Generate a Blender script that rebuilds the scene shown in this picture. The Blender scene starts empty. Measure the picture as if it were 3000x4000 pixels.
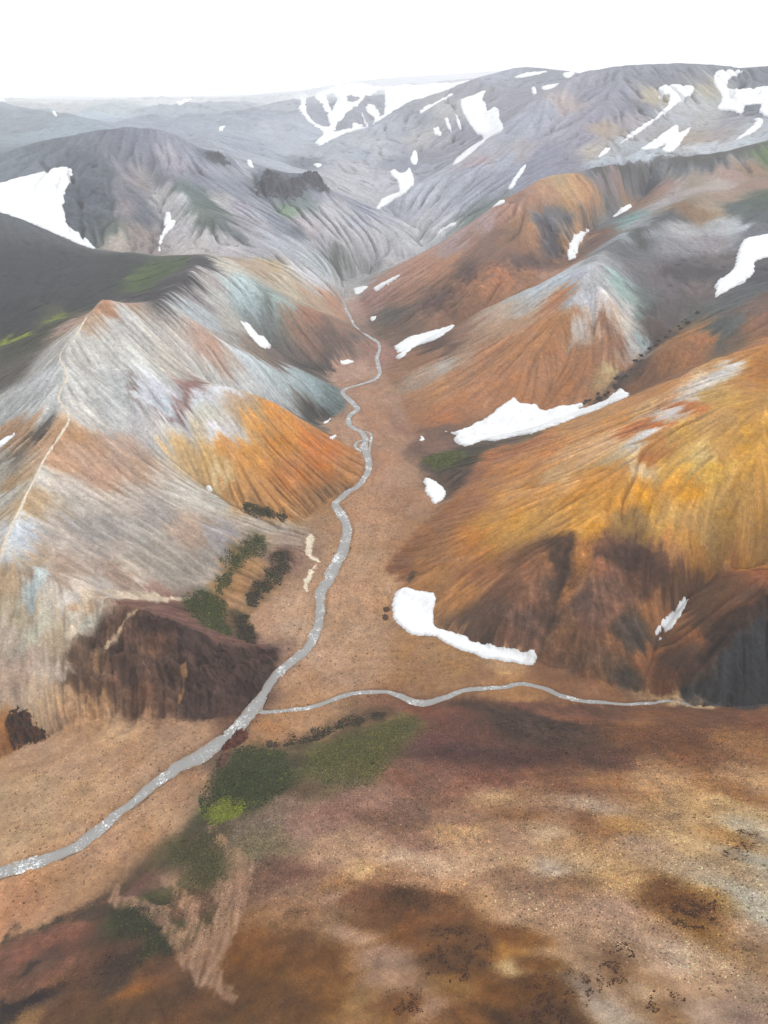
import bpy, math, random, time
import numpy as np
T0 = time.time()
RNG = np.random.default_rng(7)
random.seed(7)
sc = bpy.context.scene
# ------------------------------------------------------------------ camera, sky, sun, exposure
CAM_Z, PITCH, TY, TX = 200.0, math.radians(30), 0.72, 0.54
cam = bpy.data.cameras.new('camera')
cam.sensor_fit = 'VERTICAL'
cam.angle_y = 2 * math.atan(TY)
cam.clip_start = 1.0
cam.clip_end = 45000
camo = bpy.data.objects.new('camera', cam)
sc.collection.objects.link(camo)
camo.location = (0, 0, CAM_Z)
camo.rotation_euler = (math.radians(90) - PITCH, 0, 0)
sc.camera = camo

SUN_EL, SUN_ROT = math.radians(52), math.radians(85)
w = bpy.data.worlds.new('World')
sc.world = w
w.use_nodes = True
nt = w.node_tree
nt.nodes.clear()
sky = nt.nodes.new('ShaderNodeTexSky')
sky.sky_type = 'NISHITA'
sky.sun_disc = False
sky.sun_elevation = SUN_EL
sky.sun_rotation = SUN_ROT
sky.dust_density = 4.0
hsv = nt.nodes.new('ShaderNodeHueSaturation')
hsv.inputs['Saturation'].default_value = 0.10
mixn = nt.nodes.new('ShaderNodeMixRGB')          # a thick, even cloud deck over the sky
mixn.inputs['Fac'].default_value = 0.88
mixn.inputs['Color2'].default_value = (9.6, 9.75, 10.0, 1)
bg = nt.nodes.new('ShaderNodeBackground')
bg.inputs['Strength'].default_value = 0.11
wo = nt.nodes.new('ShaderNodeOutputWorld')
nt.links.new(sky.outputs[0], hsv.inputs['Color'])
nt.links.new(hsv.outputs[0], mixn.inputs['Color1'])
nt.links.new(mixn.outputs[0], bg.inputs['Color'])
nt.links.new(bg.outputs[0], wo.inputs['Surface'])

sl = bpy.data.lights.new('sun', 'SUN')
sl.energy = 1.5
sl.angle = math.radians(12)
sl.color = (1.0, 0.96, 0.9)
so = bpy.data.objects.new('sun', sl)
sc.collection.objects.link(so)
_sd = np.array([math.sin(SUN_ROT) * math.cos(SUN_EL), math.cos(SUN_ROT) * math.cos(SUN_EL), math.sin(SUN_EL)])
from mathutils import Vector
so.rotation_euler = Vector(_sd).to_track_quat('Z', 'Y').to_euler()

sc.view_settings.view_transform = 'Standard'
sc.view_settings.look = 'None'
sc.view_settings.gamma = 1
sc.view_settings.use_curve_mapping = False
sc.view_settings.exposure = 0.38
sc.cycles.volume_bounces = 3
sc.cycles.max_bounces = 5
sc.cycles.diffuse_bounces = 3
sc.cycles.use_denoising = True
sc.cycles.denoising_input_passes = 'RGB_ALBEDO_NORMAL'
sc.cycles.denoising_prefilter = 'ACCURATE'
SIGMA = 0.00014      # haze density
HAZE_RGB = (1.20, 1.23, 1.32)
LIGHT = np.array([1.30, 1.29, 1.25], np.float32)

# ------------------------------------------------------------------ helpers
# Points are written in the photograph's frame scaled to 1659 x 2212.
def ray(x, y):
    x = np.asarray(x, float); y = np.asarray(y, float)
    u = (x / 829.5 - 1) * TX
    v = (y / 1106.0 - 1) * TY
    c, s = math.cos(PITCH), math.sin(PITCH)
    return u, c - v * s, -s - v * c      # world dx, dy, dz ; up=(0,s,c)  forward=(0,c,-s)
FA, FB = -3.8, 0.02
def zfloor(Y):
    return FA + FB * Y
def pt(x, y, mode, v):
    dx, dy, dz = ray(x, y)
    if mode == 'z':
        t = (v - CAM_Z) / dz
    elif mode == 'Y':
        t = v / dy
    else:
        t = (FA - CAM_Z + v) / (dz - FB * dy)
    return np.array([t * dx, t * dy, CAM_Z + t * dz])
def parse(s, n):
    a = np.array(s.replace(',', ' ').replace(';', ' ').split(), float)
    return a.reshape(-1, n)
OFF = {0: (0, 0), 1: (0, 0), 2: (829.5, 0), 3: (0, 553), 4: (829.5, 553), 5: (0, 1106), 6: (829.5, 1106), 7: (0, 1659), 8: (829.5, 1659)}
def F(c, xy):
    xy = np.array(xy, float)
    if c:
        xy = xy * 0.5 + np.array(OFF[c])
    return xy

def _hash(ix, iy, seed):
    h = (ix.astype(np.uint32) * np.uint32(374761393) + iy.astype(np.uint32) * np.uint32(668265263) + np.uint32((seed * 974711) & 0xffffffff))
    h = (h ^ (h >> np.uint32(13))) * np.uint32(1274126177)
    h ^= h >> np.uint32(16)
    return h
_ANG = np.linspace(0, 2 * np.pi, 256, endpoint=False)
_CO, _SI = np.cos(_ANG).astype(np.float32), np.sin(_ANG).astype(np.float32)
def perlin(x, y, seed=0):
    x = np.asarray(x, np.float32); y = np.asarray(y, np.float32)
    fx, fy = np.floor(x), np.floor(y)
    ix, iy = fx.astype(np.int32), fy.astype(np.int32)
    fx, fy = x - fx, y - fy
    u = fx * fx * fx * (fx * (fx * 6 - 15) + 10)
    v = fy * fy * fy * (fy * (fy * 6 - 15) + 10)
    def g(ox, oy):
        h = _hash(ix + ox, iy + oy, seed) & np.uint32(255)
        return _CO[h] * (fx - ox) + _SI[h] * (fy - oy)
    a = g(0, 0); a += u * (g(1, 0) - a)
    b = g(0, 1); b += u * (g(1, 1) - b)
    return (a + v * (b - a)) * 1.5
def fbm(x, y, wl, octs, seed=0, gain=0.5, ridged=False):
    out = np.zeros(np.shape(x), np.float32)
    amp = 1.0
    for k in range(octs):
        n = perlin(x / wl + 17.3 * k, y / wl - 9.1 * k, seed + k)
        out += amp * ((1 - 2 * np.abs(n)) if ridged else n)
        wl *= 0.5; amp *= gain
    return out
def blur(a, n=1):
    for _ in range(n):
        p = np.pad(a, ((1, 1), (0, 0)), 'edge'); a = (p[:-2] + 2 * p[1:-1] + p[2:]) * 0.25
        p = np.pad(a, ((0, 0), (1, 1)), 'edge'); a = (p[:, :-2] + 2 * p[:, 1:-1] + p[:, 2:]) * 0.25
    return a
def inside(px, py, poly):
    res = np.zeros(np.shape(px), bool)
    n = len(poly)
    for i in range(n):
        x0, y0 = poly[i]; x1, y1 = poly[(i + 1) % n]
        if y0 == y1: continue
        c = (py >= y0) != (py >= y1)
        if not c.any(): continue
        res ^= c & (px < (x1 - x0) * (py - y0) / (y1 - y0) + x0)
    return res
def edge_dist(px, py, poly, closed=True):
    d = np.full(np.shape(px), 1e9, np.float32)
    n = len(poly)
    for i in range(n if closed else n - 1):
        x0, y0 = poly[i]; x1, y1 = poly[(i + 1) % n]
        ex, ey = x1 - x0, y1 - y0
        L = ex * ex + ey * ey + 1e-20
        t = np.clip(((px - x0) * ex + (py - y0) * ey) / L, 0, 1)
        d = np.minimum(d, np.hypot(px - x0 - t * ex, py - y0 - t * ey))
    return d
def resample(p, step):
    p = np.asarray(p, float)
    out = []
    for a, b in zip(p[:-1], p[1:]):
        n = max(1, int(np.linalg.norm(b - a) / step))
        for k in range(n):
            out.append(a + (b - a) * k / n)
    out.append(p[-1])
    return np.array(out)
def smooth_line(p, n=8):
    p = np.asarray(p, float)
    q = np.vstack([2 * p[0] - p[1], p, 2 * p[-1] - p[-2]])
    out = []
    for i in range(1, len(q) - 2):
        a, b, c, d = q[i - 1], q[i], q[i + 1], q[i + 2]
        for k in range(n):
            t = k / n
            out.append(0.5 * ((2 * b) + (c - a) * t + (2 * a - 5 * b + 4 * c - d) * t * t + (3 * b - a - 3 * c + d) * t ** 3))
    out.append(p[-1])
    return np.array(out)

# ------------------------------------------------------------------ ridges, gullies and toes of the land
# (hill, mode, points "x y value"): mode z = height given, Y = distance given
LINES = [
 # grey hill with the footpath
 ('A', 'z', '-420 1500 -1; -250 1400 10; -120 1290 28; 0 1205 46; 42 1103 52; 75 1033 57; 115 963 62; 148 913 68; 127 863 73; 145 818 80; 129 773 86; 165 723 94; 185 688 99; 215 645 105; 250 650 101; 340 648 94; 410 590 90; 440 548 88'),
 ('A', 'z', '340 650 94; 380 688 84; 475 738 66; 525 768 55; 625 813 32; 720 833 13; 745 873 6'),
 ('B', 'z', '145 818 80; 200 795 80; 285 798 75; 370 825 66; 430 838 60; 490 835 57; 555 853 50; 595 873 42; 680 925 24; 790 1008 4'),
 ('X', 'z', '0 1205 46; 75 1232 41; 140 1265 36; 175 1283 32; 225 1291 30; 290 1321 27; 390 1356 19; 500 1396 8; 600 1409 2'),
 (None, 'z', '200 800 78; 300 863 65; 350 933 50; 380 993 36; 440 1043 24; 525 1103 13; 600 1140 6'),
 (None, 'z', '440 830 50; 520 868 38; 625 888 20; 675 910 8'),
 (None, 'z', '470 640 74; 520 693 52; 580 750 32; 650 793 18; 720 803 10'),
 (None, 'z', '320 580 78; 280 630 73; 140 680 64; 60 720 57; 0 745 51; -80 800 42; -200 900 22; -420 1050 2'),
 (None, 'z', '230 1285 27; 330 1300 18; 420 1320 10; 480 1340 6; 540 1375 3'),
 (None, 'z', '300 1180 30; 400 1225 18; 470 1262 9; 480 1310 6'),
 ('A', 'z', '150 1000 55; 260 1050 43; 380 1110 30; 470 1160 18; 540 1185 9; 600 1190 6'),
 (None, 'z', '480 1240 8; 520 1200 8; 560 1160 8'),
 ('A', 'z', '560 1175 8; 600 1195 7; 640 1190 4'),
 # dark slope upper left
 ('C', 'Y', '440 548 625; 330 552 655; 210 540 680; 100 495 705; 0 455 725; -150 400 760; -300 360 800'),
 # ribs behind the grey hill
 ('R', 'z', '440 548 88; 480 575 83; 525 598 76; 555 628 68; 600 653 58; 685 673 42; 750 703 28; 810 757 9'),
 ('R', 'z', '440 548 88; 500 562 79; 550 580 70; 630 600 55; 690 650 32; 745 690 14'),
 (None, 'Y', '480 550 690; 520 556 715; 620 575 760; 700 610 780; 735 628 790'),
 (None, 'z', '560 615 66; 640 640 44; 700 672 26; 740 692 14'),
 # big dark hill upper left
 ('D', 'Y', '-200 380 930; 0 335 960; 60 312 970; 150 292 980; 230 277 985; 285 272 985; 340 276 985; 385 292 980; 410 310 980; 440 325 990; 475 320 1000; 520 360 1000; 545 392 1000; 580 362 1000; 620 376 1000; 650 371 1005; 690 385 1005; 715 420 1000; 760 450 1000; 800 480 990; 850 505 975; 890 532 955; 905 545 945'),
 (None, 'Y', '-200 480 800; 0 470 770; 120 520 745; 205 550 735; 340 560 725; 440 560 700; 480 550 690'),
 (None, 'Y', '340 555 730; 350 510 780; 360 465 830; 345 420 880; 300 370 920'),
 ('D', 'Y', '340 370 915; 380 410 870; 415 445 825; 470 480 800; 540 510 790; 600 545 770; 640 580 755'),
 ('D', 'Y', '250 340 930; 270 390 880; 280 450 820; 250 520 760'),
 (None, 'Y', '470 370 950; 480 430 880; 530 480 830; 590 520 800; 660 560 800; 735 610 810'),
 ('D', 'Y', '560 400 985; 590 450 930; 650 500 880; 700 560 850; 745 595 850'),
 (None, 'Y', '640 420 970; 690 480 920; 760 540 900; 790 580 895'),
 ('D', 'Y', '715 420 1000; 740 470 960; 790 530 920; 850 565 915'),
 # gorge beyond the head of the valley floor
 (None, 'Y', '805 590 890; 870 572 915; 912 550 940; 915 520 1000; 860 485 1050; 825 452 1110; 870 415 1190; 920 395 1260; 985 352 1300; 1085 265 1460; 1150 205 1560'),
 (None, 'Y', '825 452 1110; 750 425 1150; 700 380 1210; 600 350 1260; 540 350 1180; 470 330 1120; 400 330 1100; 300 310 1120; 150 310 1150; 0 340 1150'),
 # hills behind
 ('E', 'Y', '-150 225 2300; 0 235 2200; 75 246 2000; 165 272 1750; 200 282 1600; 300 300 1350; 400 315 1210'),
 (None, 'Y', '-150 270 2700; 0 252 2700; 165 278 2100; 260 290 1750; 400 320 1450; 480 320 1450; 560 340 1400; 690 350 1350; 750 380 1300'),
 ('E', 'Y', '265 262 2500; 325 226 3300; 380 213 8000; 500 206 16000; 640 200 12000'),
 ('E', 'Y', '500 206 16000; 490 216 6000; 478 240 2700; 480 290 1700'),
 ('E', 'Y', '440 300 1400; 500 262 2000; 560 240 2600; 600 216 4200'),
 ('E', 'Y', '645 215 3200; 610 250 2200; 560 280 1800; 520 310 1480'),
 ('E', 'Y', '420 295 1300; 460 300 1300; 520 330 1290; 580 345 1270'),
 ('E', 'Y', '595 260 2100; 630 270 1850; 670 320 1500; 700 340 1420'),
 (None, 'Y', '560 330 1420; 600 290 1700; 640 235 2500'),
 ('E', 'Y', '-200 207 16000; 0 208 16000; 130 207 16000; 280 211 15000; 420 206 16000'),
 (None, 'Y', '-200 250 3300; 0 245 3200; 140 250 3100; 265 268 2400'),
 ('E', 'Y', '60 250 2900; 40 225 4000; 0 212 12000'),
 ('E', 'Y', '220 262 2300; 200 235 3300; 160 214 10000'),
 # snow mountain
 ('G', 'Y', '640 202 9000; 700 190 7000; 760 180 7000; 830 170 8000; 920 163 9000; 1040 156 10000; 1140 148 9000'),
 ('G', 'Y', '655 212 3000; 690 245 2250; 720 285 1850'),
 ('G', 'Y', '745 190 2900; 765 232 2250; 750 275 1900'),
 (None, 'Y', '705 205 2900; 720 250 2250; 725 290 1820; 690 312 1700'),
 (None, 'Y', '720 300 1780; 800 282 1950; 900 225 2400; 1000 185 3000; 1100 160 3300'),
 ('H', 'Y', '640 380 1260; 665 345 1400; 690 318 1480; 765 293 1550; 830 254 1650; 870 231 1700; 912 214 1750; 975 189 1800; 1030 169 1850; 1110 145 1900; 1140 143 1900; 1204 150 1880; 1260 160 1800'),
 ('H', 'Y', '830 254 1650; 850 300 1520; 880 350 1380; 880 400 1240'),
 ('H', 'Y', '912 214 1750; 960 260 1580; 1000 320 1420; 985 345 1340'),
 (None, 'Y', '765 300 1530; 790 350 1380; 820 420 1200; 825 450 1115'),
 (None, 'Y', '870 240 1680; 910 290 1540; 930 340 1400; 930 385 1270'),
 (None, 'Y', '1030 195 1750; 1030 240 1640; 1060 280 1480'),
 ('H', 'Y', '1110 150 1880; 1100 200 1720; 1110 235 1580'),
 ('H', 'Y', '700 385 1210; 720 350 1330; 740 330 1420'),
 # long mauve spur right
 ('K', 'Y', '830 441 1080; 870 415 1105; 920 385 1130; 980 360 1150; 1050 306 1200; 1080 290 1225; 1110 260 1250; 1130 235 1285; 1160 210 1320; 1200 186 1360; 1220 172 1380; 1264 152 1410; 1360 139 1430; 1474 135 1430; 1560 140 1420; 1604 149 1420; 1659 142 1430; 1850 135 1450'),
 (None, 'Y', '912 550 940; 960 520 950; 1040 480 960; 1100 430 980; 1180 395 990; 1280 370 1000; 1400 350 1010; 1500 338 1010; 1600 325 1010; 1750 290 1030'),
 ('K', 'Y', '830 441 1080; 880 480 1030; 940 505 980'),
 ('K', 'Y', '1264 152 1410; 1240 220 1290; 1190 290 1180; 1130 360 1080; 1100 415 1000'),
 (None, 'Y', '1180 200 1330; 1150 270 1220; 1090 340 1120; 1060 420 1020; 1050 465 975'),
 ('K', 'Y', '1480 145 1400; 1440 210 1290; 1380 260 1190; 1310 320 1070'),
 (None, 'Y', '1360 150 1390; 1300 230 1240; 1230 310 1120; 1170 380 1010'),
 (None, 'Y', '1560 160 1390; 1490 230 1260; 1420 280 1160; 1340 320 1080; 1290 355 1010'),
 ('K', 'Y', '1600 165 1390; 1560 240 1250; 1500 290 1130; 1450 325 1040'),
 # red and orange hill
 ('J', 'Y', '785 640 780; 850 600 795; 925 553 800; 1005 500 810; 1045 465 820; 1090 430 830; 1130 410 840; 1190 377 860; 1250 370 875; 1305 357 890; 1375 350 920; 1425 340 935; 1530 332 955; 1595 322 960; 1659 302 980; 1850 250 1000'),
 (None, 'z', '860 772 9; 920 735 14; 980 706 22; 1045 670 35; 1150 628 52; 1240 557 65; 1270 500 78; 1345 455 93; 1420 400 110; 1480 375 120'),
 ('J', 'Y', '1190 377 860; 1170 450 800; 1130 520 745; 1060 600 690; 1000 670 655'),
 ('J', 'Y', '1045 465 820; 1000 550 760; 930 630 720; 860 690 680; 810 720 670'),
 (None, 'Y', '1090 440 815; 1080 520 755; 1000 610 705; 930 680 670'),
 ('J', 'Y', '1305 357 890; 1270 420 835; 1230 500 780; 1200 560 740'),
 (None, 'Y', '1230 390 855; 1210 450 805; 1180 530 755; 1150 590 710'),
 # orange hill with grey crest
 ('L', 'z', '830 803 8; 855 778 9; 980 709 29; 1045 666 44; 1110 640 59; 1150 623 68; 1210 598 80; 1275 573 93; 1310 533 95'),
 ('L', 'Y', '1310 533 640; 1365 498 690; 1425 468 740; 1505 423 800; 1600 392 860; 1659 373 900; 1850 320 960'),
 (None, 'z', '900 950 6; 960 962 7; 1000 955 9; 1075 942 12; 1150 926 16; 1250 893 23; 1350 850 33; 1395 758 48; 1470 708 58; 1524 663 67; 1600 622 76; 1659 590 84; 1850 500 105'),
 ('L', 'z', '1275 573 93; 1240 640 78; 1200 720 58; 1130 800 36; 1060 880 18'),
 (None, 'z', '1275 590 89; 1270 660 72; 1240 740 52; 1200 810 34; 1150 900 18'),
 ('L', 'z', '1310 560 93; 1310 640 78; 1330 720 58; 1330 800 40'),
 ('L', 'z', '1045 666 44; 1000 730 33; 940 800 20; 890 870 9'),
 ('L', 'Y', '1425 468 740; 1430 540 650; 1450 600 590; 1440 660 545'),
 (None, 'Y', '1380 510 690; 1380 580 610; 1390 660 545; 1390 740 500'),
 ('L', 'Y', '1560 410 830; 1560 480 720; 1540 560 640'),
 (None, 'Y', '1500 440 780; 1500 520 680; 1510 600 590; 1520 655 548'),
 # small orange and blue hill
 ('M', 'z', '1355 820 38; 1380 790 46; 1430 753 58; 1520 713 68; 1570 680 76; 1659 630 88; 1850 550 106'),
 (None, 'z', '1350 852 33; 1420 825 41; 1500 790 52; 1580 750 64; 1659 728 73; 1850 650 90'),
 # big orange hill
 ('N', 'z', '835 1225 2; 920 1195 9; 1000 1165 17; 1150 1110 33; 1250 1060 45; 1310 1010 53; 1360 965 61; 1410 905 67; 1500 795 79; 1560 770 85; 1659 745 92; 1850 690 108'),
 ('N', 'z', '1560 770 85; 1560 880 79; 1540 1000 66; 1500 1130 46; 1440 1260 27'),
 (None, 'z', '1659 850 86; 1640 1000 70; 1600 1130 50; 1560 1200 38'),
 ('N', 'z', '1310 1010 53; 1300 1130 42; 1280 1280 25; 1270 1400 9; 1265 1462 3'),
 ('N', 'z', '1210 1085 39; 1200 1170 33; 1130 1280 20; 1060 1380 6'),
 (None, 'z', '1260 1080 44; 1245 1170 36; 1205 1290 19; 1180 1400 6'),
 (None, 'z', '1360 1000 58; 1370 1130 42; 1350 1300 21; 1330 1440 5'),
 (None, 'z', '1659 1215 33; 1570 1238 27; 1490 1283 19; 1450 1330 13; 1420 1375 9; 1385 1492 2'),
 # dark hill lower right
 ('O', 'z', '1850 1180 55; 1659 1234 37; 1570 1255 31; 1500 1300 22; 1455 1370 13; 1420 1450 6'),
 ('O', 'z', '1659 1234 37; 1620 1320 29; 1570 1400 18; 1520 1470 9'),
 # near slope
 ('P', 'z', '1480 1527 7; 1540 1528 13; 1659 1522 22; 1850 1510 34'),
 ('P', 'z', '520 1660 6; 620 1670 9; 800 1650 12; 1000 1630 15; 1300 1620 24; 1500 1630 31; 1659 1620 37; 1850 1610 46'),
 ('P', 'z', '500 1780 8; 620 1790 14; 800 1780 20; 1000 1770 27; 1300 1760 38; 1659 1750 50; 1850 1740 58'),
 ('P', 'z', '330 1980 5; 420 1970 9; 600 1950 18; 830 1930 29; 1100 1920 43; 1400 1910 56; 1659 1900 66; 1900 1880 77'),
 ('P', 'z', '-200 2200 9; 0 2190 12; 120 2180 15; 250 2190 16; 370 2195 17; 480 2190 23; 650 2195 33; 830 2200 41; 1100 2200 53; 1400 2200 66; 1659 2200 77; 1950 2180 90'),
 ('P', 'z', '-400 2700 20; 0 2650 26; 400 2650 34; 830 2650 52; 1300 2650 72; 1900 2600 100'),
 ('P', 'z', '60 2080 6; 110 2140 12; 150 2250 18'),
 (None, 'z', '240 1990 2; 280 2060 7; 330 2150 13; 370 2240 18'),
]
FLOOR = '''-500 1720; -200 1680; 0 1640; 50 1608; 100 1598; 150 1566; 280 1551; 350 1558; 450 1558; 500 1550; 530 1531; 555 1506; 582 1461; 605 1411;
 560 1394; 551 1376; 552 1356; 533 1334; 560 1311; 595 1271; 630 1226; 652 1198; 645 1181; 650 1172; 668 1150; 660 1118; 690 1096; 715 1078; 780 1045; 792 1012; 770 978; 730 948; 695 923;
 676 908; 720 898; 745 874; 736 850; 720 833; 700 818; 722 803; 735 783; 780 773; 812 756; 800 738; 770 708; 745 688; 735 653; 728 628; 738 604; 775 592; 812 582;
 815 594; 790 605; 768 622; 772 642; 785 662; 795 695; 803 718; 840 748; 858 775; 830 806; 850 840; 868 870; 890 925; 905 945; 880 962; 868 985; 890 1000; 930 1020; 975 1050; 962 1085; 930 1112; 880 1172; 834 1226; 850 1268;
 880 1300; 930 1330; 950 1358; 1060 1400; 1150 1432; 1280 1465; 1390 1500; 1480 1506; 1545 1530; 1660 1546; 1850 1560; 1850 1590; 1659 1575; 1540 1553; 1480 1532; 1410 1528; 1280 1524; 1150 1518; 1000 1515; 900 1530; 830 1560; 700 1595; 610 1616; 545 1600; 480 1630; 470 1680; 440 1770; 385 1835; 350 1870; 280 1915; 250 1940; 130 1990; 0 2040; -300 2150; -500 2200'''
# ------------------------------------------------------------------ solve the land on a log-polar grid round the viewpoint
TH0, TH1, R0, R1 = math.radians(-53), math.radians(53), 30.0, 17500.0
def grid(d, th0=TH0, th1=TH1, r0=R0):
    d = math.radians(d)
    th = np.arange(th0, th1, d); s = np.arange(math.log(r0), math.log(R1), d)
    return d, th, s
def to_plan(p):
    p = np.asarray(p, float)
    return np.stack([np.arctan2(p[..., 0], p[..., 1]), np.log(np.maximum(np.hypot(p[..., 0], p[..., 1]), 1e-3))], -1)
DS, TH, S = grid(0.25, math.radians(-110), math.radians(110), 6.0)
NS, NT = len(S), len(TH)
SG, TG = np.meshgrid(S, TH, indexing='ij')
RG = np.exp(SG); XG = RG * np.sin(TG); YG = RG * np.cos(TG)

fl = parse(FLOOR, 2)
fl3 = np.array([pt(x, y, 'f', 0) for x, y in fl])
fl_plan = to_plan(resample(np.vstack([fl3, fl3[:1]]), 4.0))
floor_mask = inside(TG, SG, fl_plan)
acc = np.zeros((NS, NT)); cnt = np.zeros((NS, NT))
ridge_pts = []
for hill, mode, s in LINES:
    a = parse(s, 3)
    P = np.array([pt(x, y, mode, v) for x, y, v in a])
    for p, q in zip(P[:-1], P[1:]):
        a0, a1 = to_plan(p), to_plan(q)
        n = max(2, int(np.abs(a1 - a0).max() / DS * 3) + 1)
        t = np.linspace(0, 1, n)[:, None]
        X = p + (q - p) * t
        pl = to_plan(X)
        j = np.round((pl[:, 0] - TH[0]) / DS).astype(int); i = np.round((pl[:, 1] - S[0]) / DS).astype(int)
        ok = (i >= 0) & (i < NS) & (j >= 0) & (j < NT)
        np.add.at(acc, (i[ok], j[ok]), X[ok, 2]); np.add.at(cnt, (i[ok], j[ok]), 1)
        if hill:
            for k in range(0, n, 6):
                ridge_pts.append((hill, pl[k, 0], pl[k, 1]))
zfl = zfloor(YG)
val = np.where(cnt > 0, acc / np.maximum(cnt, 1), 0.0)
fix = cnt > 0
m = floor_mask & ~fix
val[m] = zfl[m]; fix |= m
fix[-1, :] = True; val[-1, :] = 190.0
def solve(val, fix, lvl):
    ns, nt_ = val.shape
    if min(ns, nt_) > 24:
        n2, t2 = (ns + 1) // 2, (nt_ + 1) // 2
        pv = np.zeros((n2 * 2, t2 * 2)); pf = np.zeros((n2 * 2, t2 * 2))
        pv[:ns, :nt_] = val * fix; pf[:ns, :nt_] = fix
        sv = pv.reshape(n2, 2, t2, 2).sum((1, 3)); sf = pf.reshape(n2, 2, t2, 2).sum((1, 3))
        c = solve(sv / np.maximum(sf, 1), sf > 0, lvl + 1)
        z = np.repeat(np.repeat(c, 2, 0), 2, 1)[:ns, :nt_]
    else:
        z = np.full(val.shape, 60.0)
    z = np.where(fix, val, z)
    ii, jj = np.meshgrid(np.arange(ns), np.arange(nt_), indexing='ij')
    red = ((ii + jj) % 2 == 0)
    om = 1.6
    for it in range(60 if lvl == 0 else 90):
        for par in (red, ~red):
            p = np.pad(z, 1, 'edge')
            n = (p[:-2, 1:-1] + p[2:, 1:-1] + p[1:-1, :-2] + p[1:-1, 2:]) * 0.25
            z = np.where(par & ~fix, z + om * (n - z), z)
    return z
Z0 = solve(val, fix, 0)
Zb = blur(Z0, 1)
fmask = blur(floor_mask.astype(np.float32), 3)
Z0 = np.where(fmask > 0.98, zfl, Zb)
print('solved', round(time.time() - T0, 1))

def upsample(a, s_new, th_new):
    fi = np.clip((s_new - S[0]) / DS, 0, NS - 1.001); fj = np.clip((th_new - TH[0]) / DS, 0, NT - 1.001)
    i = fi.astype(int); j = fj.astype(int)
    u = (fi - i)[:, None]; v = (fj - j)[None, :]
    A = a[i][:, j]; B = a[i][:, j + 1]; C = a[i + 1][:, j]; D = a[i + 1][:, j + 1]
    return ((A * (1 - v) + B * v) * (1 - u) + (C * (1 - v) + D * v) * u)

# final grid
RES = 0.095
d1, th1, s1 = grid(RES)
N1, M1 = len(s1), len(th1)
z = upsample(Z0, s1, th1)
z = blur(z, 1)
s2, t2 = np.meshgrid(s1, th1, indexing='ij')
r2 = np.exp(s2); X2 = (r2 * np.sin(t2)).astype(np.float32); Y2 = (r2 * np.cos(t2)).astype(np.float32); r2 = r2.astype(np.float32)
fm = np.clip(upsample(fmask, s1, th1), 0, 1).astype(np.float32)      # 1 on the valley floor
zs = upsample(blur(Z0, 4), s1, th1)
gi, gj = np.gradient(zs)
gl = np.hypot(gi, gj) + 1e-6
slope = (gl / d1 / r2).astype(np.float32)
vi = (-gi / gl).astype(np.float32); vj = (-gj / gl).astype(np.float32)
def lic(chs, n, sgn=(1, -1), step=1.0):
    """smear textures along the fall line"""
    out = [c.copy() for c in chs]; wsum = np.ones((N1, M1), np.float32)
    for sg in sgn:
        pi = np.arange(N1, dtype=np.float32)[:, None] + np.zeros((1, M1), np.float32)
        pj = np.zeros((N1, 1), np.float32) + np.arange(M1, dtype=np.float32)[None]
        for k in range(n):
            idx = np.clip(np.rint(pi), 0, N1 - 1).astype(np.int32) * M1 + np.clip(np.rint(pj), 0, M1 - 1).astype(np.int32)
            pi += sg * step * vi.ravel()[idx]; pj += sg * step * vj.ravel()[idx]
            idx = np.clip(np.rint(pi), 0, N1 - 1).astype(np.int32) * M1 + np.clip(np.rint(pj), 0, M1 - 1).astype(np.int32)
            wgt = 1 - (k + 1) / (n + 1)
            for o, c in zip(out, chs):
                o += (wgt * c.reshape(N1 * M1, -1)[idx.ravel()]).reshape(c.shape)
            wsum += wgt
    return [o / (wsum if o.ndim == 2 else wsum[..., None]) for o in out]
cell = r2 * d1
def fade(wl):                       # drop wavelengths finer than the mesh
    return np.clip((wl / cell - 1.5) / 2.5, 0, 1)
n3 = fbm(X2, Y2, 3.2, 1, 11); n9 = fbm(X2, Y2, 9.0, 1, 21); n28 = fbm(X2, Y2, 26.0, 2, 31); n80 = fbm(X2, Y2, 80.0, 3, 41)
white = RNG.standard_normal((N1, M1)).astype(np.float32)
l3, lw = lic([n3 * fade(3.2), blur(white, 1)], 13)
l9, l28 = lic([n9 * fade(9.0), n28 * fade(26)], 22)
def nrm(a):
    return a / (a.std() + 1e-9)
l3, l9, l28, lw = nrm(l3), nrm(l9), nrm(l28), nrm(lw)
keys = sorted(set(h for h, _, _ in ridge_pts))
qq = 6
tq, sq = t2[::qq, ::qq].ravel(), s2[::qq, ::qq].ravel()
rp = np.array([(t, s_) for _, t, s_ in ridge_pts], np.float32); rk = np.array([keys.index(h) for h, _, _ in ridge_pts])
lab = np.empty(len(tq), np.int16)
for k in range(0, len(tq), 4000):
    d2 = (tq[k:k + 4000, None] - rp[None, :, 0]) ** 2 + (sq[k:k + 4000, None] - rp[None, :, 1]) ** 2
    lab[k:k + 4000] = rk[d2.argmin(1)]
lab = lab.reshape(t2[::qq, ::qq].shape)
lab = np.repeat(np.repeat(lab, qq, 0), qq, 1)[:N1, :M1]
lab = np.where(fm > 0.5, -1, lab)
pm = (lab == keys.index('P')).astype(np.float32)
pm = blur(pm[::4, ::4], 6); pm = np.repeat(np.repeat(pm, 4, 0), 4, 1)[:N1, :M1]      # near slope
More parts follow.
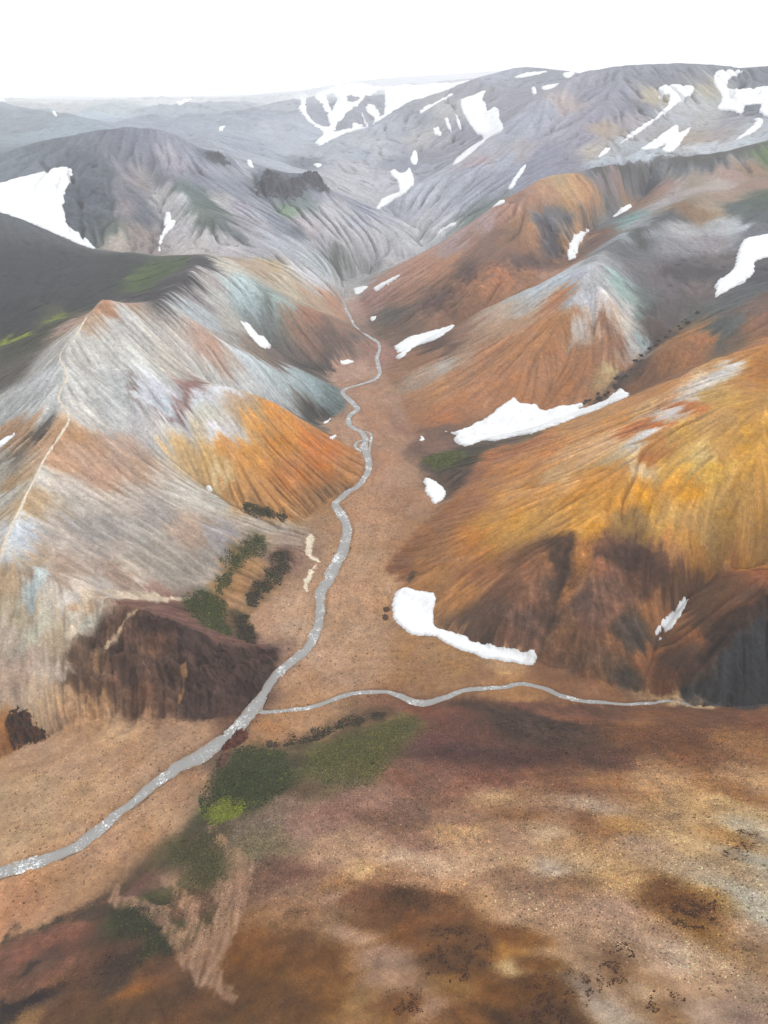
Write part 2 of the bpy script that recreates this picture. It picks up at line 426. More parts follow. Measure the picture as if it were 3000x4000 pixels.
def flow_noise():
    """strands of old channels that follow the streams over the valley floor"""
    c = np.array([pt(x, y, 'f', 0)[:2] for x, y in [(-80, 1905), (60, 1869), (220, 1789), (340, 1689), (465, 1611), (555, 1521), (620, 1436), (685, 1356), (710, 1251), (745, 1176), (735, 1106), (780, 1043), (790, 960), (755, 905), (750, 845), (815, 800), (810, 738), (755, 683), (740, 620)]])
    c2 = np.array([pt(x, y, 'f', 0)[:2] for x, y in [(548, 1537), (690, 1523), (829, 1493), (925, 1516), (1040, 1487), (1175, 1487), (1305, 1518), (1480, 1520)]])
    m = fm > 0.02
    x, y = X2[m], Y2[m]
    da, db = edge_dist(x, y, c, False), edge_dist(x, y, c2, False)
    u = np.where(da < db * 1.3, da, db)
    w_ = n28[m] * 3.0 + n9[m] * 0.8
    a = 1 - 2.2 * np.abs(perlin(u / 5.5 + 0.25 * w_, y / 55.0 + x / 90.0, 61))
    b = 1 - 2.2 * np.abs(perlin(u / 2.4 + 0.4 * w_, y / 30.0 - x / 70.0, 62))
    out = np.zeros(X2.shape, np.float32); out[m] = np.clip(a, -1, 1) * 0.6 + np.clip(b, -1, 1) * 0.4
    return out
strand = flow_noise()
hillw = (1 - fm) * np.clip(slope / 0.45, 0.15, 1.1)
print('lic', round(time.time() - T0, 1))
# erosion rills, knobbly rock, gentle bars on the valley floor
near = t2 * 0
nearq = np.clip((r2 - 90) / 130, 0.22, 1)
dz = hillw * nearq * (0.05 * l3 + 0.07 * l9 + 0.26 * l28 * np.clip(r2 / 400, 0.3, 1.6) + 0.0004 * r2 * lw * np.clip(r2 / 350, 0.4, 1))
dz += (1 - fm) * nearq * (0.10 * n3 * fade(3.2) + 0.25 * n9 + 0.6 * n28)
dz *= (1 - 0.75 * pm)
dz += pm * (0.10 * n9 + 0.05 * l9)
dz += fm * (0.13 * strand + 0.05 * n3 * fade(3.2) + 0.16 * n9 + 0.16 * n28)
z = z + dz

# rain-cut gullies: let drops run down the slopes and count where they gather
def gullies(zin, nd=900000, steps=270):
    gi_, gj_ = np.gradient(zin)
    ai, aj = np.gradient(zs)
    gi_ = 0.75 * ai + 0.5 * gi_; gj_ = 0.75 * aj + 0.5 * gj_
    gl_ = np.hypot(gi_, gj_) + 1e-9
    ui = (-gi_ / gl_).astype(np.float32).ravel(); uj = (-gj_ / gl_).astype(np.float32).ravel()
    ok = vis_cells & (fm < 0.5)
    src = np.nonzero(ok.ravel())[0]
    st_ = src[RNG.integers(len(src), size=nd)]
    pi = (st_ // M1).astype(np.float32); pj = (st_ % M1).astype(np.float32)
    fl = (fm > 0.5).ravel()
    count = np.zeros(N1 * M1, np.float32)
    for k in range(steps):
        idx = np.clip(np.rint(pi), 0, N1 - 1).astype(np.int32) * M1 + np.clip(np.rint(pj), 0, M1 - 1).astype(np.int32)
        live = ~fl[idx]
        pi, pj, idx = pi[live], pj[live], idx[live]
        count += np.bincount(idx, minlength=N1 * M1).astype(np.float32)
        pi = pi + 0.9 * ui[idx]; pj = pj + 0.9 * uj[idx]
    return count.reshape(N1, M1)
_yc = Y2 * math.cos(PITCH) - (z - CAM_Z) * math.sin(PITCH)
vis_cells = (np.abs(X2) < _yc * TX * 1.35 + 30) & (_yc > 5)
base_n = 0.55 * n9 * fade(9) + 1.5 * n28 + 0.15 * n3 * fade(3.2) + 2.2 * n80 * np.clip(r2 / 500, 0, 2)
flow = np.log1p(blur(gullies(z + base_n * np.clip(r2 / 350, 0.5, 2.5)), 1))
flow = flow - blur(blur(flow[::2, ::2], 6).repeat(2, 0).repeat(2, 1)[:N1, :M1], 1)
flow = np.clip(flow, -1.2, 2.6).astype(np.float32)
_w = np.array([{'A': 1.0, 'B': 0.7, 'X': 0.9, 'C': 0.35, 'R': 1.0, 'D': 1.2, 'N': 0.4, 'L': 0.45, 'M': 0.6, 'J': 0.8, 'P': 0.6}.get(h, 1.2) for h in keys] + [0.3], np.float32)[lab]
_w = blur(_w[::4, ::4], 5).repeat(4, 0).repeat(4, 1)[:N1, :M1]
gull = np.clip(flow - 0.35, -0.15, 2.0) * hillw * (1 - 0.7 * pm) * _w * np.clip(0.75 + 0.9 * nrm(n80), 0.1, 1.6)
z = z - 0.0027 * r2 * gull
print('gullies', round(time.time() - T0, 1))

em = (lab == keys.index('E')) | (lab == keys.index('G'))
em = blur((em & (r2 > 1450)).astype(np.float32)[::4, ::4], 8).repeat(4, 0).repeat(4, 1)[:N1, :M1] * np.clip((r2 - 1450) / 400, 0, 1) * np.clip((9000 - r2) / 4000, 0, 1)
z = z + em * 26 * (fbm(X2, Y2, 520.0, 4, 171, 0.5, True) - 0.75)

# ------------------------------------------------------------------ picking points of the land
ztmp = z
def hit(x, y):
    """ground point (theta, ln r) seen at a point of the frame"""
    dx, dy, dz_ = ray(x, y)
    th = math.atan2(dx, dy); tan = dz_ / math.hypot(dx, dy)
    fj = np.clip((th - TH0) / d1, 0, M1 - 2); j = int(fj); v = fj - j
    col = ztmp[:, j] * (1 - v) + ztmp[:, j + 1] * v
    rr = np.exp(s1)
    above = (CAM_Z + tan * rr) - col
    k = np.nonzero(above < 0)[0]
    if len(k) == 0 or k[0] == 0:
        return th, s1[-1] if len(k) == 0 else s1[0]
    k = k[0]; a, b = above[k - 1], above[k]
    return th, s1[k - 1] + (s1[k] - s1[k - 1]) * a / (a - b)
def hits(pts):
    return np.array([hit(x, y) for x, y in pts])
def sample(a, th, s):
    fi = np.clip((np.asarray(s) - s1[0]) / d1, 0, N1 - 1.001); fj = np.clip((np.asarray(th) - TH0) / d1, 0, M1 - 1.001)
    i = fi.astype(int); j = fj.astype(int); u = fi - i; v = fj - j
    return (a[i, j] * (1 - v) + a[i, j + 1] * v) * (1 - u) + (a[i + 1, j] * (1 - v) + a[i + 1, j + 1] * v) * u
def world(th, s, zz):
    r = np.exp(s)
    return np.stack([r * np.sin(th), r * np.cos(th), zz], -1)
def plan_mask(poly_plan, soft, warp=0.0, wl=8.0, seed=5):
    """soft world-space mask of a ground polygon; soft and warp in metres"""
    t0, t1 = poly_plan[:, 0].min(), poly_plan[:, 0].max(); a0, a1 = poly_plan[:, 1].min(), poly_plan[:, 1].max()
    rm = math.exp((a0 + a1) / 2); mg = (soft * 2 + warp * 2 + 1) / rm + 3 * d1
    i0 = max(0, int((a0 - mg - s1[0]) / d1)); i1 = min(N1, int((a1 + mg - s1[0]) / d1) + 2)
    j0 = max(0, int((t0 - mg - TH0) / d1)); j1 = min(M1, int((t1 + mg - TH0) / d1) + 2)
    sl_ = (slice(i0, i1), slice(j0, j1))
    tt, ss = t2[sl_], s2[sl_]
    if tt.size == 0:
        return sl_, np.zeros(tt.shape, np.float32)
    d = edge_dist(tt, ss, poly_plan) * np.where(inside(tt, ss, poly_plan), 1, -1) * r2[sl_]
    if warp:
        d = d + warp * fbm(X2[sl_], Y2[sl_], wl, 4, seed, 0.6)
    return sl_, np.clip(d / soft * 0.5 + 0.5, 0, 1).astype(np.float32)
# ------------------------------------------------------------------ ground colours (rock and soil as sampled, plus far haze painted in)
SEEDS = {
3: '''100 100 70 74 80;300 60 72 76 82;100 250 66 70 74;300 200 70 73 76;500 60 72 80 76;760 100 85 85 85;700 60 98 110 85;650 170 95 92 92;840 30 90 88 92
100 400 85 85 70;250 260 100 100 80;150 350 80 80 65;30 520 110 105 95;420 210 190 150 125;400 260 185 160 140;500 280 178 172 168;600 350 175 168 164
450 400 182 176 170;350 420 180 172 166;220 450 165 158 152;300 300 170 150 140;150 600 170 166 164;50 650 168 164 160;220 600 175 170 166;400 560 185 180 175
500 600 175 172 170;650 500 188 183 178;700 450 182 172 162;800 420 178 168 162;900 390 175 155 145;930 410 178 150 135;1000 450 180 165 155;1060 440 185 192 198
1150 500 170 178 182;1250 540 160 170 172;1350 570 140 155 158;1440 610 120 138 140;1460 640 110 128 130;1300 640 130 130 128;1350 690 90 90 88;1200 620 165 165 165
1050 560 185 182 180;900 530 180 175 170;1000 520 178 170 165;650 560 190 195 205;700 620 185 188 196;800 570 150 125 120;780 620 165 145 140;850 620 188 190 198
950 600 195 192 188;1000 620 185 165 145;1050 650 190 160 125;900 680 185 178 165;850 760 190 178 158;960 780 200 200 205;980 730 200 195 190;1000 850 195 145 90
1100 700 198 150 95;1200 680 200 140 75;1200 800 192 138 72;1100 900 188 140 85;1250 950 188 130 72;1400 850 188 125 65;1500 920 175 130 85;1400 1000 165 115 65
1200 1050 180 135 90;1000 1000 185 140 90;900 900 195 160 110;950 940 198 175 140;820 870 195 165 125;760 720 190 192 200;740 800 188 182 175;1420 1020 130 108 80
450 620 178 174 172;600 700 170 165 165;500 680 190 186 182;350 690 200 196 190;700 800 168 160 158;300 760 185 150 120;350 800 180 150 130;500 800 175 155 142
600 900 178 155 138;700 950 180 165 152;800 1000 185 175 165;450 950 178 150 132;250 900 185 150 125;200 960 188 178 168;150 1060 185 160 130;350 1050 178 165 155
550 1050 178 162 150;650 1080 165 152 145;900 1050 180 170 160;50 780 160 135 115;30 900 150 140 130;60 1000 175 165 155;200 640 180 176 172;100 950 180 155 125
1000 50 185 175 165;900 100 165 155 152;820 160 150 142 142;950 200 170 165 160;860 260 168 170 172;1000 280 165 158 152;1060 130 172 185 185;1080 200 160 175 178
1150 180 130 142 140;1130 260 130 138 138;1200 200 150 165 160;1260 220 150 165 158;1280 240 165 130 110;1350 250 165 130 108;1300 320 150 125 108;1250 280 140 135 125
1400 320 130 110 100;1450 350 125 105 95;1550 380 110 100 95;1500 330 150 125 110;1200 380 125 118 112;1350 400 140 120 105;1300 450 115 105 98;1420 470 95 88 85
1100 420 140 130 122;1000 380 150 142 138;1200 450 125 115 108;1100 40 180 165 150;1200 60 185 170 150;1300 100 180 168 158;1250 150 178 165 150;1350 200 178 160 145
1450 220 180 150 130;1400 60 165 170 178;1350 20 170 170 172;1440 100 190 188 188;1320 90 200 200 205;1450 30 110 115 110;1600 200 165 140 130;1560 395 175 145 130
1620 700 172 138 118;1550 600 172 140 122;1500 490 180 152 138;1640 900 170 135 115;1620 1050 172 138 115;1500 750 172 142 124''',
5: '''100 120 190 195 200;150 200 185 165 145;50 250 190 165 135;150 260 185 190 188;250 250 170 150 135;300 130 165 150 140;400 80 150 140 135;500 150 165 150 140
600 80 160 150 142;700 150 155 142 132;820 90 175 155 140;850 180 150 138 130;950 100 150 140 138;700 260 150 138 128;600 250 170 155 142;850 250 165 150 138
500 280 160 140 128;450 320 178 165 155;650 340 170 155 145;600 320 165 145 130;700 370 150 130 120;100 400 185 170 145;50 500 180 165 150;150 500 178 168 150
230 380 195 185 170;300 380 200 195 190;330 400 185 150 120;360 450 190 180 165;250 550 175 158 135;350 520 185 175 160;100 650 175 155 140;200 700 175 160 145
270 700 180 165 150;50 750 165 145 130;150 800 175 155 135;240 850 170 145 120;10 980 150 110 70;400 560 100 80 65;350 650 110 90 72;330 750 105 85 68;430 640 160 130 100
400 780 165 130 100;500 600 95 72 58;550 550 120 95 75;600 500 85 62 52;700 480 72 52 48;650 600 130 100 75;560 700 78 60 52;600 650 85 65 55;700 700 92 72 60
500 780 120 90 68;620 820 140 105 80;720 820 100 75 58;850 560 72 55 52;900 650 78 60 56;850 750 82 62 54;1000 650 75 58 55;1100 700 72 55 54;950 800 80 58 50
1050 800 85 60 50;850 870 75 55 48;980 860 110 75 55;450 820 150 120 92;600 400 135 110 98;750 420 120 98 88;900 510 118 92 82;1050 560 112 88 78;1150 600 95 75 68
680 380 130 105 95;300 980 175 140 112;500 930 178 145 115;150 1050 172 140 115;600 1050 175 140 112;800 950 172 138 112;1250 450 180 150 125;1450 500 178 145 118
1500 350 178 142 115;1300 700 175 138 110;1400 650 182 150 125;1550 200 178 145 118;1600 600 175 142 116;1600 50 178 142 116;1250 130 165 148 135;1150 70 170 155 142
1200 950 165 125 95;1300 890 172 135 105;950 1060 120 100 90;1050 400 170 135 105;1060 260 165 130 98;1180 130 165 145 128;1250 180 120 95 82;1020 340 160 125 95;1030 450 140 115 85
1150 470 176 142 118;560 880 165 130 105;300 900 165 135 110''',
6: '''150 120 155 112 76;80 220 140 100 72;200 200 160 118 78;350 150 185 130 75;250 320 170 125 80;300 350 178 128 80;400 280 160 115 78;500 60 195 145 80
650 40 205 155 85;800 60 205 150 70;900 50 205 148 60;1050 80 150 120 70;1200 60 200 155 90;1400 60 205 160 95;1600 50 200 155 95;1500 150 185 140 85;1300 150 195 145 85
1600 200 195 145 85;1400 230 185 135 80;1250 200 180 130 80;760 150 105 75 52;700 200 130 92 62;850 180 180 125 65;1000 150 115 82 65;1060 180 95 65 55;950 200 140 100 75
1130 270 110 75 55;1180 280 105 72 55;1080 250 130 92 72;600 280 135 98 70;550 350 120 88 66;480 450 105 80 64;420 500 100 78 64;650 350 130 98 75;740 330 95 72 60
720 250 130 95 70;790 350 165 115 65;850 380 110 90 78;950 350 125 98 80;1000 400 130 100 80;900 450 120 95 78;1070 480 95 80 68;1060 560 88 74 62;1040 700 85 72 60
980 650 110 85 62;900 600 120 92 68;800 520 125 95 68;750 600 125 95 70;700 480 110 85 68;600 500 105 82 68;850 680 118 90 66;1000 580 140 105 75;1150 450 150 108 72
1120 650 140 95 62;750 680 130 98 72;560 540 120 92 74;1400 360 110 78 55;1500 300 125 80 48;1600 280 150 95 60;1500 400 120 85 62;1550 440 110 60 35;1650 430 80 50 35
1400 480 105 75 55;1350 560 140 92 60;1450 560 80 55 42;1500 520 70 52 42;1300 680 95 62 46;1250 700 85 56 44;1200 760 115 75 52;1350 640 100 70 56;1550 600 62 64 66
1600 550 70 74 78;1620 700 60 62 64;1500 700 72 74 76;1450 780 85 86 84;1380 760 85 72 62;1600 800 58 54 50;1330 830 178 152 120;1280 820 170 140 110;100 600 165 128 98;300 640 165 128 95;200 720 160 122 92
450 700 158 120 90;600 790 160 122 92;20 300 175 140 112;500 660 175 140 108;900 780 140 105 75;800 740 135 102 72;50 950 105 95 60;200 860 125 85 68;300 900 112 78 65
400 960 105 75 62;550 900 90 65 52;650 920 78 58 48;600 850 125 88 72;800 860 120 85 68;1000 860 115 82 62;850 910 100 72 55;780 980 88 65 50;1100 900 150 110 75
1050 950 118 80 52;1200 920 120 82 55;1400 880 115 80 58;1600 900 120 82 58;1600 990 150 110 72;1300 1000 115 78 50;1400 1060 130 90 58;900 1050 98 68 55;600 1050 95 66 58
300 1020 95 68 62;200 980 110 82 75;1655 1080 150 108 72''',
8: '''100 60 135 100 92;300 80 140 105 92;500 60 125 88 70;600 100 155 120 95;800 70 130 95 70;1000 60 150 110 80;1150 70 178 140 105;1300 70 185 145 105
1500 90 145 105 68;1600 30 185 145 105;1500 160 195 160 115;1300 180 180 145 105;900 160 178 150 125;700 180 160 125 100;500 130 185 150 115;300 200 150 118 98
200 150 130 102 92;100 220 125 98 92;600 220 145 108 82;900 245 140 102 75;700 270 185 155 125;300 270 185 145 105;400 320 180 145 115;550 330 170 135 108;800 330 175 140 105
1000 260 178 135 88;1100 330 170 140 115;1300 350 195 160 115;1500 300 175 135 90;1600 280 185 170 145;1200 400 180 150 118;900 420 195 160 120;690 440 180 160 140
600 420 185 150 115;1000 480 190 150 105;1300 450 185 160 130;1500 430 180 150 115;1600 420 180 170 150;1550 560 180 170 150;1600 620 185 175 155;1400 560 160 125 80
1300 580 120 85 48;1250 600 110 78 45;1350 680 150 110 65;1200 700 175 140 110;1000 600 175 140 115;800 500 150 115 85;650 520 155 120 95;500 470 160 125 98;700 600 175 140 112
400 430 190 155 125;200 420 195 160 130;50 370 190 158 130;100 310 150 115 98;60 460 165 125 95;250 500 178 138 105;450 560 180 140 102;600 640 178 142 112;300 560 120 85 50
100 560 90 60 36;50 620 110 72 38;200 640 125 82 42;300 720 100 68 34;330 800 78 52 28;400 740 85 58 30;150 750 120 80 40;250 850 90 60 30;450 800 130 88 38;550 780 150 105 50
540 830 190 165 125;600 730 125 85 40;650 850 120 80 36;400 900 120 82 40;550 950 105 72 34;700 950 100 68 32;680 1030 90 62 30;450 1000 120 85 45;550 1080 80 55 28;300 950 140 105 65
200 1040 165 130 105;100 950 160 125 100;30 860 155 125 105;60 1020 120 85 55;350 1080 120 85 50;750 800 170 135 105;850 780 165 132 105;900 900 178 145 115;1000 830 150 115 85
1100 800 178 145 115;1000 900 140 105 75;850 970 175 160 145;950 1050 175 155 135;1100 950 175 145 115;1200 1050 150 120 92;1300 900 178 145 115;1400 860 190 155 120;1300 810 185 160 135
1500 950 170 138 110;1550 750 150 120 92;1500 730 165 130 95;1600 700 165 138 115;1600 1000 160 135 112;1450 1080 165 140 120;1600 1090 150 125 108;1200 820 172 142 118''',
7: '''100 780 125 92 75;300 700 130 95 78;400 700 105 75 62;200 820 95 72 60;100 900 110 82 62;250 850 120 88 70;150 960 130 98 72;200 930 125 92 66;100 1010 55 42 34;170 990 50 38 30
100 1080 150 115 80;300 900 105 78 55;400 850 105 75 55;350 1000 105 75 48;500 900 75 55 42;550 800 70 52 42;600 750 95 70 52;700 870 105 75 52;620 920 140 95 45;450 1050 95 68 40
700 1000 100 70 42;850 1050 110 78 48;600 1050 100 72 42;600 650 62 58 36;540 640 80 88 40;700 750 75 75 40;400 600 92 75 55;620 500 110 88 75;800 600 120 95 78;850 450 105 98 72
850 350 95 88 65;720 450 140 112 95;800 300 85 78 55;1200 200 140 118 112;1100 280 130 115 105;1300 250 150 122 115;1100 350 130 118 95;1150 500 125 98 92;1250 450 120 92 84
1400 200 145 112 108;1500 150 148 115 110;1600 100 150 118 112;1450 100 120 105 80;1350 80 105 90 70;1500 350 175 140 112;1570 440 195 155 115;1640 350 185 148 118;1400 550 165 130 105
1300 520 150 118 98;1450 500 150 112 82;1550 560 125 90 65;1600 650 110 78 45;1400 650 150 115 85;1500 700 170 135 110;1300 650 140 108 85;1200 620 150 118 95;1650 800 165 130 108
1100 650 140 105 75;1050 750 125 85 45;1150 800 120 80 40;1250 780 115 78 38;1350 850 112 75 35;1100 900 105 72 36;1200 950 110 75 34;1300 900 130 92 48;1050 1000 100 70 38
1150 1060 110 78 42;1300 1050 108 74 34;1450 1000 112 78 36;1500 920 120 85 42;1550 1000 150 115 78;1600 1060 140 105 72;1620 920 165 130 105;1000 100 60 60 36;1150 80 66 66 40
300 150 178 145 115;600 250 175 138 108;700 180 178 142 112;400 350 180 140 110;300 480 178 138 105;100 600 180 135 105;150 200 175 145 115;100 100 178 148 118;800 120 165 130 105''',
4: '''60 100 180 150 135;150 60 185 150 130;250 50 188 140 110;100 180 165 125 105;50 250 110 100 92;120 250 125 95 82;250 180 120 85 75;200 210 115 82 75;300 120 150 95 70
350 80 110 80 72;400 120 165 105 75;300 200 150 95 72;370 230 155 100 72;450 150 170 110 78;500 90 185 120 85;550 50 150 100 80;600 30 115 85 78;620 80 170 115 85;700 50 125 90 80
720 80 185 150 130;760 20 150 100 80;150 280 140 105 88;60 320 135 105 90;200 290 150 110 88;640 150 178 180 185;560 180 178 172 168;500 210 185 170 155;750 100 178 180 186
850 70 185 188 195;700 150 180 175 172;780 170 190 130 85;740 200 185 135 100;600 230 178 165 155;550 300 178 150 130;450 280 185 165 150;400 330 178 150 130;350 340 155 125 105
230 390 110 80 68;270 400 130 95 80;200 440 165 125 95;100 440 160 120 90;60 500 165 128 100;150 530 175 155 140;250 480 175 160 150;350 420 178 150 132;300 520 185 135 95
450 430 188 138 98;200 600 190 140 95;130 650 180 128 90;250 700 178 125 88;400 600 185 132 92;550 400 185 132 90;650 350 188 135 88;750 300 185 132 85;820 260 178 125 80
700 450 182 128 85;600 550 185 130 88;700 600 180 125 80;800 550 180 122 75;850 500 175 120 78;780 450 180 122 78;870 580 170 122 85;830 190 175 170 172;870 200 180 178 185
850 320 178 165 158;920 230 195 185 178;960 200 205 200 198;950 290 150 105 80;980 350 165 115 85;920 330 185 160 140;1000 280 185 165 150;1050 300 190 178 168;1060 230 195 190 188
1080 400 175 168 165;1120 380 150 155 155;1050 460 165 115 80;960 430 165 120 90;1030 420 180 155 140;980 500 185 165 130;960 550 180 150 115;900 430 170 120 85;1030 110 150 165 160
1060 180 155 165 160;1100 250 130 140 138;1120 180 125 130 130;950 60 165 160 160;900 130 165 162 162;1000 60 150 148 150;1100 80 130 128 130;1150 250 100 98 98;1200 100 130 122 125
1300 70 95 92 95;1400 60 110 105 108;1250 170 120 112 115;1200 250 115 105 105;1350 150 130 118 115;1300 200 110 100 100;1450 30 120 112 112;1180 330 110 95 90;1100 480 95 78 70
1040 540 105 85 72;1380 250 115 118 112;1450 230 105 110 108;1500 200 115 118 118;1600 100 95 95 100;1550 160 105 108 110;1450 320 95 102 100;1500 300 110 115 112;1600 250 130 110 100
1450 370 110 108 100;1350 300 150 120 85;1280 350 170 120 75;1350 350 185 125 75;1400 370 180 120 75;1250 400 165 115 75;1200 450 160 108 70;1100 540 150 98 65;1050 570 140 92 65
1300 440 165 110 72;1600 300 165 115 80;1500 370 130 110 90;1640 270 150 110 90;1600 390 190 130 75;1500 430 195 135 75;1400 490 195 150 105;1200 570 195 140 90;1100 610 195 140 95
950 680 195 145 100;800 750 190 145 105;650 800 185 130 90;500 850 185 130 90;420 880 180 130 95;380 930 150 110 85;500 920 188 135 90;400 1000 170 125 90;700 830 195 140 95
850 760 200 150 105;600 920 195 140 90;800 850 205 160 115;900 830 210 170 130;1000 720 200 145 90;1100 680 205 160 110;450 1000 185 135 85;550 1020 200 150 100;350 1060 160 115 80
600 1060 205 150 90;750 950 205 165 120;650 980 190 140 85;850 1000 195 140 75;1480 480 205 200 195;1430 510 210 205 200;1360 570 210 200 190;1330 610 205 190 175;1230 680 205 200 200
1180 690 200 190 180;1110 780 205 205 205;1080 820 200 190 175;1050 850 200 175 140;1600 450 190 130 55;1640 500 180 120 50;1550 550 195 135 60;1250 660 185 110 55;1150 730 190 120 60
1060 760 195 125 65;1300 660 190 120 60;1400 600 205 160 95;1500 600 210 160 90;1600 650 205 150 75;1300 750 210 165 100;1200 800 200 140 70;1150 850 195 130 60;1100 930 210 180 140
1000 950 205 145 65;900 1050 205 150 75;1000 1060 210 150 60;1100 1020 208 150 65;1250 900 212 165 90;1350 880 212 180 120;1400 950 212 170 100;1500 850 205 155 85;1600 800 205 155 80
1550 1000 205 155 80;1300 1050 205 150 70;1450 1060 205 160 95;1620 1050 200 150 80;250 760 130 105 90;200 820 140 115 98;150 840 130 108 92;400 830 110 95 80;350 900 95 82 72
230 920 90 78 68;300 950 105 85 72;120 870 150 125 108;270 1000 110 85 70;500 800 115 100 88;600 775 125 110 80;40 600 170 140 122;50 800 168 138 120;100 750 160 128 110
60 950 172 142 122;150 1050 165 132 110;60 690 165 135 118;30 420 165 135 122''',
1: '''100 560 150 158 158;50 700 125 132 135;200 640 118 122 125;350 580 130 132 138;500 560 135 130 140;600 580 140 135 142;700 590 150 145 150;450 640 125 122 130;550 680 125 122 130
350 700 100 102 108;450 750 95 98 100;400 850 82 86 92;330 950 80 82 88;480 900 85 90 92;400 1000 85 90 88;480 1000 100 105 90;600 640 135 130 136;720 680 165 155 155;780 720 160 148 150
650 700 130 126 132;800 660 150 145 150;850 760 140 135 140;700 770 125 122 126;800 820 110 118 112;870 880 100 110 98;900 930 110 115 100;960 960 105 108 100;1040 1010 110 112 110
540 740 150 140 140;600 780 155 145 140;560 830 130 120 122;600 880 120 112 118;530 900 150 138 135;620 950 105 104 108;700 830 165 158 152;760 870 172 165 160;640 780 150 142 138
600 1000 150 138 132;520 1060 170 160 150;600 1060 150 140 135;740 900 165 158 152;800 1000 170 162 158;900 1020 172 165 160;850 1060 175 168 162;1000 1060 175 168 165;1050 1000 160 150 148
1100 950 165 155 155;980 880 165 158 152;1050 900 150 140 142;1000 800 140 138 142;950 740 155 150 152;1050 730 165 160 158;880 600 165 162 165;950 650 165 162 162;1000 640 165 162 165
920 680 105 110 118;1000 710 130 130 138;1100 640 165 165 170;1150 770 100 105 115;1250 790 105 105 115;1350 790 100 104 114;1200 830 110 110 118;1150 850 120 120 125;1280 860 115 125 118
1250 910 135 145 120;1330 890 130 135 130;1380 830 150 145 148;1150 900 150 145 148;1100 1060 165 160 160;1200 960 140 140 145;1200 1050 170 168 170;1300 960 165 155 152;1350 1000 170 160 156
1400 930 170 162 160;1450 900 172 165 162;1380 1050 165 160 162;1450 1000 172 165 162;1500 1060 175 170 168;1560 900 150 145 150;1550 970 165 160 160;1600 1040 175 170 168;1300 1060 165 162 165
1280 1000 120 122 124;100 520 155 162 165;250 560 165 170 172;700 480 175 180 186;650 540 170 172 178;800 500 170 173 180;900 520 165 168 176;1000 460 180 183 190;1100 500 170 172 178
1050 560 175 174 178;1150 560 185 182 184;1200 600 180 178 180;1250 640 178 176 178;1300 560 180 178 182;1350 660 172 170 172;1200 700 172 170 172;1150 680 165 164 166;1330 700 130 134 140
1250 480 180 180 185;300 470 205 212 220;450 500 190 195 204;500 470 195 200 208;1450 680 175 172 172;1500 720 178 172 170;1600 760 178 174 172;1550 660 170 168 172;1600 620 180 176 174
1650 660 178 174 172;1450 780 175 170 168;1550 830 178 172 170;1360 480 160 158 166;1500 540 160 158 166;1600 440 160 158 166''',
